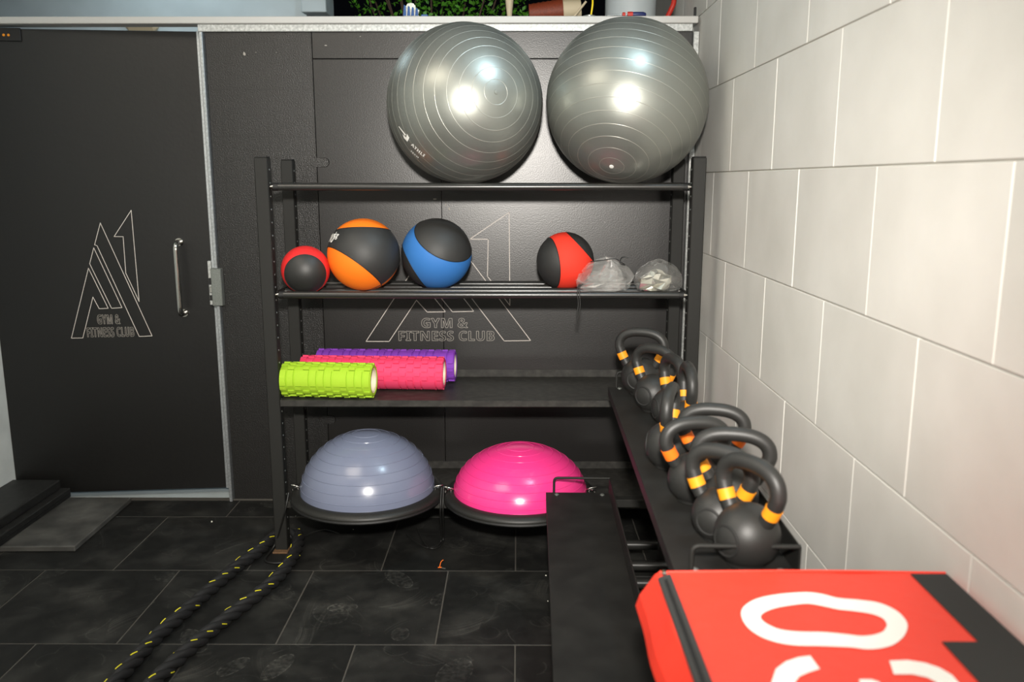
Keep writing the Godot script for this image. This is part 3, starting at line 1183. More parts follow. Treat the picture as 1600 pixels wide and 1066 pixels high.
func dome(label: String, at: Vector3, R: float, hgt: float, m: Material) -> void:
	var o := thing("balance_dome", label, "balance trainer", at, "balance domes on the bottom tray")
	var g := MB.new()
	g.lathe([Vector2(0.0, 0.0), Vector2(0.28, 0.0), Vector2(0.298, 0.008), Vector2(0.3085, 0.022), Vector2(0.309, 0.031), Vector2(0.305, 0.038), Vector2(0.292, 0.046), Vector2(0.278, 0.05), Vector2(0.262, 0.046), Vector2(0.262, 0.03)], 96)
	part("platform", g, M.platform, o)
	g = MB.new()
	g.lathe([Vector2(0.3055, 0.012), Vector2(0.311, 0.018), Vector2(0.3085, 0.025)], 96)
	part("platform_lip", g, M.cap, o)
	g = MB.new()
	var base := 0.036
	var at_t := func(t: float) -> Vector2:
		# t 0 at the platform, 1 at the crown
		var a := t * PI * 0.5
		return Vector2(R * maxf(cos(a), 0.0), base + hgt * pow(sin(a), 1.0))
	var prof := [Vector2(R - 0.006, base - 0.01)]
	for k in 33:
		prof.append(at_t.call(k / 32.0))
	g.lathe(prof, 96)
	part("dome", g, m, o)
	for k in range(1, 10):
		var t := k / 10.4
		var p: Vector2 = at_t.call(t)
		var q: Vector2 = at_t.call(t + 0.012)
		var d := (q - p).normalized()
		var nn := Vector2(d.y, -d.x)
		g = MB.new()
		g.lathe([p - d * 0.0022 - nn * 0.0003, p - d * 0.001 + nn * 0.0012, p + d * 0.001 + nn * 0.0012, p + d * 0.0022 - nn * 0.0003], 96)
		part("rib", g, m, o)
	# snap hooks on both sides
	for s in [-1.0, 1.0]:
		g = MB.new()
		var hp := []
		for k in 20:
			var w := TAU * k / 20.0
			hp.append(Vector3(s * (0.286 + 0.022 * cos(w)), 0.062 + 0.007 * sin(w) + 0.006 * cos(w), 0.03 + 0.012 * sin(w)))
		g.tube(hp, 0.0036, 8, true)
		g.tube([Vector3(s * 0.278, 0.05, 0.03), Vector3(s * 0.284, 0.06, 0.03), Vector3(s * 0.292, 0.057, 0.036)], 0.003, 8)
		part("snap_hook", g, M.chrome, o)
		g = MB.new()
		g.lathe([Vector2(0.0, -0.005), Vector2(0.005, -0.003), Vector2(0.005, 0.003), Vector2(0.0, 0.005)], 12, Vector3(s * 0.302, 0.048, 0.03))
		part("hook_bead", g, M.chrome, o)
	# elastic cords clipped to the hooks
	var x0: float = at.x
	var cords := []
	if x0 < -0.3:
		cords.append(["thin black elastic cord hanging down beside the rack post", [on_z(451, 770, -3.215), on_z(445, 800, -3.19), on_y(430, 850, 0.03), on_y(414, 874, 0.006), on_y(425, 880, 0.006), on_y(445, 879, 0.006)]])
		cords.append(["thin black elastic cord lying on the floor beside the rope", [on_y(468, 842, 0.006), on_y(490, 832, 0.006), on_y(508, 828, 0.006), on_y(530, 834, 0.006)]])
		cords.append(["black elastic cord looping to the floor from the lilac dome", [on_z(690, 762, -3.24), on_z(688, 800, -3.2), on_y(690, 840, 0.03), on_y(684, 852, 0.006), on_y(668, 856, 0.006), on_y(650, 848, 0.006), on_y(636, 836, 0.006)]])
	else:
		cords.append(["black elastic cord looping to the floor from the pink dome", [on_z(693, 762, -3.235), on_z(692, 800, -3.2), on_y(693, 838, 0.03), on_y(688, 853, 0.006), on_y(672, 857, 0.006), on_y(660, 845, 0.006), on_y(652, 826, 0.006)]])
	for c in cords:
		var e := thing("elastic_cord", c[0], "cord")
		g = MB.new()
		g.tube(smooth(c[1], 8), 0.0038, 8)
		part("cord", g, M.cord, e)

# ------------------------------------------------------------------ kettlebell rack
const KB_Y := 0.739
const KB_LOW := 0.345
var kb_turn := Basis(Vector3.UP, deg_to_rad(-1.1))

func build_kettlebell_rack() -> void:
	var o := thing("kettlebell_rack", "black two tier kettlebell rack standing along the block wall", "rack", Vector3(0.342, 0, -3.08))
	o.basis = kb_turn
	var L := 1.54
	for t in [[0.0, KB_Y, M.dusty_tray, 0.0], [-0.231, KB_LOW, M.dusty_tray, 0.062]]:
		var x0: float = t[0]
		var y: float = t[1]
		var w := 0.24
		var za: float = t[3]
		var zc := (za + L) * 0.5
		var g := MB.new()
		g.box(Vector3(x0 + w * 0.5, y - 0.002, zc), Vector3(w, 0.004, L - za), 0.001)
		g.box(Vector3(x0 + 0.002, y - 0.016, zc), Vector3(0.004, 0.03, L - za), 0.0015)
		var tr := part("tray", g, t[2], o)
		g = MB.new()
		g.box(Vector3(x0 + w - 0.002, y + 0.03, zc), Vector3(0.004, 0.066, L - za), 0.0015)
		part("back_lip", g, M.rack, tr)
		for z in [za + 0.008, L - 0.008]:
			g = MB.new()
			var rail := arc_corner([Vector3(x0 + 0.03, y, z), Vector3(x0 + 0.03, y + 0.06, z), Vector3(x0 + w, y + 0.06, z)], 0.016, 6)
			g.tube(rail, 0.0048, 10)
			part("end_rail", g, M.rack, tr)
		for z in [za + 0.025, L - 0.025]:
			for x in [0.04, w - 0.03]:
				g = MB.new()
				g.lathe([Vector2(0.009, 0.0), Vector2(0.009, 0.003), Vector2(0.006, 0.005), Vector2(0.0, 0.005)], 6, Vector3(x0 + x, y, z))
				part("bolt", g, M.steel, tr)
	# side frames near the wall with arms under the trays
	for z in [0.10, L - 0.10]:
		var g := MB.new()
		g.box(Vector3(0.05, 0.02, z), Vector3(0.42, 0.04, 0.05), 0.003)
		part("foot", g, M.rack, o)
		g = MB.new()
		g.box(Vector3(0.215, KB_Y * 0.5 + 0.01, z), Vector3(0.045, KB_Y - 0.06, 0.05), 0.003)
		part("upright", g, M.rack, o)
		g = MB.new()
		g.box(Vector3(0.1, KB_Y - 0.02, z), Vector3(0.19, 0.03, 0.04), 0.002)
		part("tray_arm", g, M.rack, o)
		g = MB.new()
		g.box(Vector3(-0.01, KB_LOW - 0.02, z), Vector3(0.41, 0.03, 0.04), 0.002)
		part("tray_arm", g, M.rack, o)
	for z in [-0.02, 0.16, 0.30]:
		var g2 := MB.new()
		g2.tube([Vector3(-0.05, 0.10, z), Vector3(0.30, 0.10, z)], 0.019, 14)
		part("cross_tube", g2, M.bar, o)

func kettlebell_shape(R: float, o: Node3D, band: Material, hw: float, hh: float) -> void:
	# handle lies in the local xy plane; origin at the base
	var cy := R * 0.93
	var g := MB.new()
	var prof := [Vector2(0.0, 0.0), Vector2(R * 0.52, 0.0), Vector2(R * 0.58, R * 0.03)]
	for k in range(0, 25):
		var a := lerpf(-0.92, PI * 0.5, k / 24.0)
		if sin(a) * R < -cy + R * 0.09:
			continue
		prof.append(Vector2(R * cos(a), cy + R * sin(a)))
	g.lathe(prof, 48)
	part("body", g, M.iron, o)
	# flat faces with a cast rim
	for s in [-1.0, 1.0]:
		g = MB.new()
		var bs := Basis(Vector3.RIGHT, s * PI / 2)
		var d := R * 0.87
		var rr := R * 0.5
		g.lathe([Vector2(rr * 1.04, d - 0.006), Vector2(rr, d + R * 0.03), Vector2(rr * 0.95, d + R * 0.045), Vector2(rr * 0.9, d + R * 0.035), Vector2(0.0, d + R * 0.035)], 40, Vector3(0, cy, 0), bs)
		part("cast_face", g, M.iron_face, o)
	# handle
	var tr := 0.0165
	var y0 := cy + R * 0.62
	var y1 := cy + (hh - cy) * 0.66
	var path := []
	for k in 13:
		# horn leaning outward from the body, upright where the arch begins
		var t := k / 12.0
		var a := Vector2(hw * 0.63, y0).lerp(Vector2(hw * 0.93, lerpf(y0, y1, 0.62)), t)
		var b := Vector2(hw * 0.93, lerpf(y0, y1, 0.62)).lerp(Vector2(hw, y1), t)
		var p := a.lerp(b, t)
		path.append(Vector3(-p.x, p.y, 0))
	for k in range(1, 28):
		var w := PI * k / 28.0
		path.append(Vector3(-hw * signf(cos(w)) * pow(absf(cos(w)), 0.8), y1 + (hh - y1) * pow(sin(w), 0.8), 0))
	for k in range(12, -1, -1):
		path.append(Vector3(-path[k].x, path[k].y, 0))
	g = MB.new()
	g.tube(path, tr, 18)
	part("handle", g, M.iron, o)
	# colour bands round the two horns
	for s in [-1.0, 1.0]:
		var run := []
		for p in path:
			if p.x * s > hw * 0.4 and p.y > cy + R * 0.84 and p.y < cy + R * 1.24:
				run.append(p)
		g = MB.new()
		g.tube(run, tr + 0.0011, 20)
		part("colour_band", g, band, o)

func build_kettlebells() -> void:
	var yb: Material = M.yellow_band
	var ob: Material = M.orange_band
	var list := [
		[0.447, -2.977, 0.070, 22.0, 0.082, 0.228, yb, "black kettlebell with yellow bands at the far end rail of its tray"],
		[0.458, -2.752, 0.065, 45.0, 0.074, 0.212, yb, "black yellow banded kettlebell second from the far end rail"],
		[0.488, -2.572, 0.065, 78.0, 0.074, 0.215, yb, "black yellow banded kettlebell third from the far end rail"],
		[0.503, -2.42, 0.063, 92.0, 0.076, 0.222, yb, "black yellow banded kettlebell closest to the block wall, handle turned edgewise"],
		[0.410, -2.185, 0.065, -72.0, 0.076, 0.215, yb, "black kettlebell at the open side of the tray, handle along the tray"],
		[0.494, -2.048, 0.062, 14.0, 0.076, 0.198, ob, "black orange banded kettlebell nearer to the block wall"],
		[0.426, -1.938, 0.062, -6.0, 0.072, 0.196, ob, "black orange banded kettlebell nearer to the open side of the tray"],
		[0.487, -1.826, 0.062, 14.0, 0.080, 0.202, yb, "black yellow banded kettlebell with the widest handle, third from the red block"],
		[0.436, -1.717, 0.059, 38.0, 0.068, 0.196, yb, "smaller black yellow banded kettlebell second from the red block"],
		[0.463, -1.598, 0.066, 58.0, 0.072, 0.212, yb, "black yellow banded kettlebell beside the rail next to the red block"]]
	for k in list:
		var o := thing("kettlebell", k[7], "kettlebell", Vector3(k[0], KB_Y, k[1]), "kettlebells in a row on the upper tray")
		o.rotation.y = deg_to_rad(-k[3])
		kettlebell_shape(k[2], o, k[6], k[4], k[5])

# ------------------------------------------------------------------ padded block in front
const TOP_Y := 0.815

func pad_local(x: float, y: float) -> Vector3:
	return on_y(x, y, TOP_Y + 0.0008)

func print_shape(outer: Array, parent: Node3D, called: String, hole := []) -> void:
	# flat print traced on the top of the block
	var g := MB.new()
	var f := func(q) -> Vector3:
		return on_y(980.0 + q[0] / 2.5806, 840.0 + q[1] / 2.5806, TOP_Y + 0.0012)
	if hole.is_empty():
		var poly := PackedVector2Array()
		for q in outer:
			var p: Vector3 = f.call(q)
			poly.append(Vector2(p.x, p.z))
		var id := Geometry2D.triangulate_polygon(poly)
		for p in poly:
			g.vert(Vector3(p.x, TOP_Y + 0.0012, p.y), Vector3.UP)
		for i in range(0, id.size(), 3):
			g.tri(id[i], id[i + 1], id[i + 2])
	else:
		var a := []
		var b := []
		for q in outer:
			a.append(f.call(q))
		for q in hole:
			b.append(f.call(q))
		a = smooth(a, 6, true)
		b = smooth(b, 6, true)
		var n := a.size()
		for i in n:
			var j := (i + 1) % n
			g.face([a[i], a[j], b[j], b[i]], Vector3.UP)
	part(called, g, M.white_print, parent)

func build_plyo_block() -> void:
	var o := thing("padded_block", "flat red vinyl padded block with white figures and black fastening tape", "padded block", Vector3.ZERO)
	# soft slab: straight top edges, sides bulging outward towards the base
	var xl := 0.253
	var xr := 0.762
	var zf := -1.405
	var zn := -0.80
	var yb := 0.725
	var g := MB.new()
	var rings := []
	var levels := [[0.032, yb + 0.0], [0.036, yb + 0.012], [0.03, yb + 0.035], [0.014, yb + 0.066], [0.006, TOP_Y - 0.008], [0.0, TOP_Y - 0.002], [-0.006, TOP_Y]]
	for lv in levels:
		var out: float = lv[0]
		var ring := []
		var x0 := xl - out
		var x1 := minf(xr + out, WALL_X - 0.002)
		var z0 := zf - out * 0.6
		var z1 := zn + out
		for s in [[x0, z0, x1, z0], [x1, z0, x1, z1], [x1, z1, x0, z1], [x0, z1, x0, z0]]:
			for k in 24:
				var t := k / 24.0
				var p := Vector3(lerpf(s[0], s[2], t), lv[1], lerpf(s[1], s[3], t))
				var wob := 0.0035 * sin(t * 17.0 + s[0] * 9.0) * sin(PI * t)
				if s[1] == s[3]:
					p.z += wob
				else:
					p.x -= wob * (1.0 if s[0] < 0.5 else 0.0)
				p.y += 0.002 * sin(t * 11.0) * sin(PI * t) if lv[1] > TOP_Y - 0.01 else 0.0
				ring.append(p)
		rings.append(ring)
	var cen := Vector3((xl + xr) * 0.5, TOP_Y - 0.03, (zf + zn) * 0.5)
	for i in rings.size() - 1:
		var n: int = rings[i].size()
		for k in n:
			var k2 := (k + 1) % n
			var mid: Vector3 = (rings[i][k] + rings[i + 1][k2]) * 0.5
			var dir := mid - cen
			var gn: Vector3 = (rings[i][k2] - rings[i][k]).cross(rings[i + 1][k] - rings[i][k]).normalized()
			if gn.dot(dir) < 0.0:
				gn = -gn
			g.face([rings[i][k], rings[i][k2], rings[i + 1][k2], rings[i + 1][k]], gn)
	g.face([Vector3(xl + 0.006, TOP_Y, zf + 0.003), Vector3(xr - 0.006, TOP_Y, zf + 0.003), Vector3(xr - 0.006, TOP_Y, zn - 0.006), Vector3(xl + 0.006, TOP_Y, zn - 0.006)], Vector3.UP)
	g.face([Vector3(xl - 0.03, yb, zf), Vector3(xr, yb, zf), Vector3(xr, yb, zn), Vector3(xl - 0.03, yb, zn)], Vector3.DOWN)
	part("cover", g, M.red_vinyl, o)
	# zip along the long edge
	g = MB.new()
	g.box(Vector3(xl + 0.006, TOP_Y + 0.001, (zf + zn) * 0.5 + 0.012), Vector3(0.024, 0.01, zn - zf - 0.03), 0.002, Basis(Vector3(0, 0, 1), 0.35))
	var zp := part("zip_tape", g, M.webbing, o)
	g = MB.new()
	g.box(Vector3(xl + 0.005, TOP_Y + 0.0062, (zf + zn) * 0.5 + 0.02), Vector3(0.006, 0.003, zn - zf - 0.05), 0.001, Basis(Vector3(0, 0, 1), 0.35))
	part("zip_teeth", g, M.seam, zp)
	g = MB.new()
	g.box(Vector3(xl + 0.006, TOP_Y + 0.008, zf + 0.022), Vector3(0.009, 0.006, 0.012), 0.002)
	part("zip_slider", g, M.chrome, zp)
	g = MB.new()
	g.tube(smooth([Vector3(xl + 0.001, TOP_Y - 0.001, zf + 0.002), Vector3((xl + xr) * 0.5, TOP_Y + 0.001, zf), Vector3(xr, TOP_Y - 0.001, zf + 0.002)], 10), 0.0025, 8)
	part("piping", g, M.red_vinyl, o)
	# hook and loop tape along the wall side with a wider tab
	g = MB.new()
	g.box(Vector3(0.728, TOP_Y + 0.001, (zf + zn) * 0.5 + 0.005), Vector3(0.064, 0.003, zn - zf - 0.012), 0.0008)
	part("fastening_tape", g, M.webbing, o)
	g = MB.new()
	g.box(Vector3(0.672, TOP_Y + 0.0012, -1.06), Vector3(0.062, 0.003, 0.22), 0.0008)
	part("fastening_tab", g, M.webbing, o)
	# white figures
	print_shape([[460, 310], [475, 275], [530, 245], [620, 228], [720, 221], [785, 228], [850, 244], [940, 252], [1020, 265], [1085, 295], [1122, 332], [1130, 365], [1110, 405], [1060, 438], [980, 451], [900, 443], [790, 438], [680, 435], [600, 422], [530, 395], [480, 355]], o, "printed_figure",
		[[538, 322], [545, 308], [575, 292], [630, 278], [720, 267], [780, 275], [850, 290], [930, 299], [995, 311], [1032, 328], [1046, 348], [1044, 362], [1030, 380], [990, 393], [940, 397], [880, 390], [790, 382], [690, 380], [620, 372], [575, 355], [548, 338]])
	print_shape([[577, 640], [582, 583], [600, 530], [640, 500], [690, 483], [738, 477], [777, 530], [730, 545], [695, 560], [678, 583], [680, 640], [700, 690], [760, 720], [860, 722], [930, 690], [950, 640], [935, 572], [985, 572], [1018, 583], [1020, 640], [1060, 700], [1150, 735], [1250, 715], [1280, 660], [1245, 583], [1210, 565], [1150, 552], [1075, 552], [1057, 497], [1130, 494], [1200, 505], [1260, 525], [1310, 555], [1350, 600], [1390, 680], [1380, 760], [1290, 830], [1150, 840], [1030, 800], [970, 740], [920, 800], [820, 820], [700, 810], [620, 750]], o, "printed_figure")
	# what it lies on
	var b := thing("black_padded_block", "tall black padded block carrying the flat red one", "padded block", Vector3.ZERO)
	var h := yb / 2.0
	for k in 2:
		g = MB.new()
		g.box(Vector3((xl + xr) * 0.5 + 0.01, h * (k + 0.5), (zf + zn) * 0.5 + 0.02), Vector3(xr - xl - 0.03, h - 0.001, zn - zf - 0.05), 0.012)
		part("cushion", g, M.black_vinyl, b)

# ------------------------------------------------------------------ battle rope
func build_rope() -> void:
	var px := [[165, 1090], [180, 1066], [215, 1026], [250, 990], [290, 955], [330, 920], [370, 886], [402, 863], [425, 850], [445, 834], [458, 831], [466, 841], [464, 856], [454, 876], [436, 900], [404, 928], [370, 954], [335, 981], [300, 1010], [265, 1042], [240, 1066], [222, 1090]]
	var rr := 0.025
	var pts := []
	for q in px:
		pts.append(on_y(q[0], q[1], rr))
	# pass behind the post
	pts[8] = Vector3(-1.02, rr, -3.335)
	pts[9] = Vector3(-0.972, rr, -3.372)
	pts[10] = Vector3(-0.925, rr, -3.352)
	var path := smooth(pts, 14)
	# even spacing
	var even := [path[0]]
	var acc := 0.0
	for i in range(1, path.size()):
		var a: Vector3 = path[i - 1]
		var b: Vector3 = path[i]
		var l := a.distance_to(b)
		while acc + l >= 0.007:
			var t := (0.007 - acc) / l
			a = a.lerp(b, t)
			even.append(a)
			l = a.distance_to(b)
			acc = 0.0
		acc += l
	var o := thing("battle_rope", "twisted black battle rope with yellow flecks looped round the rack's foot", "rope", Vector3.ZERO)
	var sr := 0.0138
	var hr := 0.0117
	var strands := [[], [], []]
	var ticks := []
	for i in even.size():
		var a: Vector3 = even[maxi(i - 1, 0)]
		var b: Vector3 = even[mini(i + 1, even.size() - 1)]
		var t := (b - a).normalized()
		var side := t.cross(Vector3.UP).normalized()
		var up := side.cross(t)
		var w := -i * 0.007 * TAU / 0.18
		for k in 3:
			var d := side * cos(w + TAU * k / 3.0) + up * sin(w + TAU * k / 3.0)
			strands[k].append(even[i] + d * hr)
		ticks.append([even[i], t, side, up, w])
	for k in 3:
		var g := MB.new()
		g.tube(strands[k], sr, 9)
		part("strand", g, M.rope, o)
	# short visible runs of the yellow yarn, each on the crown of a strand
	var n := 0
	for i in range(8, ticks.size() - 8, 10):
		var ang := [2.7, 2.0, 1.25, 0.5][n % 4] as float
		n += 1
		# the strand whose crown is nearest to that side here
		var which := 0
		var bd := 9.0
		for k in 3:
			var dd := absf(wrapf(ticks[i][4] + TAU * k / 3.0 - ang, -PI, PI))
			if dd < bd:
				bd = dd
				which = k
		var line := []
		for j in range(-2, 2):
			var q: Array = ticks[i + j]
			var a0: float = q[4] + TAU * which / 3.0
			var d := (q[2] as Vector3) * cos(a0) + (q[3] as Vector3) * sin(a0)
			var a1 := lerp_angle(a0, ang, 0.7)
			var outw := (q[2] as Vector3) * cos(a1) + (q[3] as Vector3) * sin(a1)
			line.append((q[0] as Vector3) + d * hr + outw * sr)
		var g := MB.new()
		g.tube(line, 0.0019, 6)
		part("yellow_fleck", g, M.tracer, o)

# ------------------------------------------------------------------ plastic bags
func crumpled(size: Vector3, seed_: int, sharp: float, seg := 18, rows := 11) -> MB:
	# a slumped, creased film shape of flat facets that catch the light
	var r := RandomNumberGenerator.new()
	r.seed = seed_
	var g := MB.new()
	var grid := []
	for i in rows + 1:
		var row := []
		for k in seg:
			var edge := 0.0 if (i == 0 or i == rows) else 1.0
			var a := PI * (i + edge * r.randf_range(-0.35, 0.35)) / rows
			var w := TAU * (k + r.randf_range(-0.35, 0.35) + 0.5 * (i % 2)) / seg
			var rr := 1.0 - sharp * r.randf() * edge
			var p := Vector3(sin(a) * cos(w), cos(a), sin(a) * sin(w)) * rr
			# slumped: flat beneath, broad at the base
			p.y = maxf(p.y, -0.55)
			var broad := 1.0 - 0.25 * clampf(p.y, 0.0, 1.0)
			row.append(Vector3(p.x * size.x * broad, (p.y + 0.55) / 1.5 * size.y, p.z * size.z * broad))
		if i == 0 or i == rows:
			for k in seg:
				row[k] = row[0]
		grid.append(row)
	for i in rows:
		for k in seg:
			var k2 := (k + 1) % seg
			for t in [[grid[i][k], grid[i][k2], grid[i + 1][k2]], [grid[i][k], grid[i + 1][k2], grid[i + 1][k]]]:
				var nn: Vector3 = ((t[1] - t[0]) as Vector3).cross(t[2] - t[0])
				if nn.length() < 1e-9:
					continue
				nn = nn.normalized()
				if nn.dot((t[0] as Vector3) - Vector3(0, size.y * 0.4, 0)) < 0.0:
					nn = -nn
				g.face(t, nn)
	return g

func build_bags() -> void:
	var y := BAR_Y2 + 0.0142
	var a := thing("plastic_bag", "crumpled clear plastic bag with a black drawstring beside the red ball", "bag", Vector3(0.345, y, -3.30), "clear plastic bags on the second shelf")
	part("film", crumpled(Vector3(0.122, 0.128, 0.07), 3, 0.22), M.film, a)
	part("inner_fold", crumpled(Vector3(0.10, 0.085, 0.055), 14, 0.4, 15, 9), M.film, a)
	part("inner_fold", crumpled(Vector3(0.055, 0.118, 0.04), 25, 0.4, 11, 8), M.film, a, Vector3(0.02, 0, 0.01))
	var g := MB.new()
	g.tube(smooth([Vector3(-0.06, 0.115, 0.03), Vector3(-0.02, 0.122, 0.05), Vector3(0.03, 0.128, 0.05), Vector3(0.05, 0.118, 0.06), Vector3(0.07, 0.105, 0.055), Vector3(0.05, 0.112, 0.06), Vector3(0.06, 0.132, 0.04), Vector3(0.085, 0.13, 0.04)], 8), 0.002, 6)
	part("drawstring", g, M.cord, a)
	g = MB.new()
	g.tube(smooth([Vector3(-0.105, 0.03, 0.05), Vector3(-0.112, 0.0, 0.062), Vector3(-0.108, -0.05, 0.064), Vector3(-0.114, -0.09, 0.066), Vector3(-0.108, -0.118, 0.066)], 8), 0.0022, 6)
	g.tube(smooth([Vector3(-0.10, 0.03, 0.05), Vector3(-0.104, 0.0, 0.062), Vector3(-0.101, -0.05, 0.066), Vector3(-0.106, -0.085, 0.066), Vector3(-0.11, -0.10, 0.066)], 8), 0.0022, 6)
	part("hanging_string", g, M.cord, a)
	var b := thing("plastic_bag", "taut clear plastic bag of shiny folded foil beside the rack post", "bag", Vector3(0.556, y, -3.325), "clear plastic bags on the second shelf")
	part("film", crumpled(Vector3(0.105, 0.118, 0.08), 8, 0.1, 20, 12), M.film, b)
	part("foil", crumpled(Vector3(0.078, 0.08, 0.06), 31, 0.3, 12, 8), M.crumple, b, Vector3(-0.01, 0, 0.01))

# ------------------------------------------------------------------ things on the floor
func build_floor_things() -> void:
	var m := thing("loose_floor_tile", "loose dusty grey rubber tile lying on the floor by the door", "floor tile", Vector3(-2.09, 0, -3.505))
	m.rotation.y = 0.02
	var g := MB.new()
	g.box(Vector3(0, 0.0125, 0), Vector3(0.54, 0.025, 0.545), 0.004)
	part("slab", g, M.loose, m)
	var p1 := thing("black_plank", "long black board lying lower against the pale side wall", "board", Vector3(-2.248, 0.025, -3.2))
	g = MB.new()
	g.box(Vector3(0, 0.022, 0), Vector3(0.265, 0.044, 1.18), 0.003)
	part("board", g, M.plank, p1)
	g = MB.new()
	g.box(Vector3(0.1335, 0.02, 0), Vector3(0.003, 0.006, 1.17), 0.001)
	part("edge_groove", g, M.cap, p1)
	var p2 := thing("black_plank", "narrower black board stacked on the lower one by the side wall", "board", Vector3(-2.266, 0.0695, -3.2))
	g = MB.new()
	g.box(Vector3(0, 0.022, 0), Vector3(0.225, 0.043, 1.16), 0.004)
	part("board", g, M.plank, p2)
	# scrap of orange plastic and crumbs
	var s := thing("plastic_scrap", "thin curled scrap of orange plastic on the floor tiles", "scrap", on_y(687, 888, 0.0))
	g = MB.new()
	g.tube(smooth([Vector3(0, 0.003, 0), Vector3(0.002, 0.014, -0.004), Vector3(0.006, 0.024, -0.008), Vector3(0.014, 0.03, -0.01)], 6), 0.0016, 6)
	g.tube([Vector3(-0.006, 0.003, 0.0), Vector3(0.008, 0.005, 0.004)], 0.0022, 6)
	part("curl", g, M.orange_band, s)
	g = MB.new()
	g.tube([Vector3(0.006, 0.003, 0.003), Vector3(0.024, 0.003, 0.012)], 0.0025, 6)
	part("stub", g, M.joint, s)
	for q in [[331, 816, 0.010, "pale crumb on the tiles between the door and the rack"], [552, 828, 0.005, "pale speck on the tile under the lilac dome"], [462, 807, 0.004, "tiny pale speck between the rack post and the lilac dome"], [508, 828, 0.004, "tiny pale speck at the end of the cord by the rope"], [853, 900, 0.006, "whitish crumb beside the lower kettlebell tray, farther from the red block"], [856, 940, 0.005, "whitish crumb beside the lower kettlebell tray, nearer to the red block"]]:
		var c := thing("paper_crumb", q[3], "crumb", on_y(q[0], q[1], 0.0), "crumbs on the floor")
		g = MB.new()
		g.box(Vector3(0, q[2] * 0.25, 0), Vector3(q[2], q[2] * 0.5, q[2] * 0.7), q[2] * 0.15, Basis(Vector3.UP, rng.randf() * 3.0))
		part("crumb", g, M.wrap_white, c)

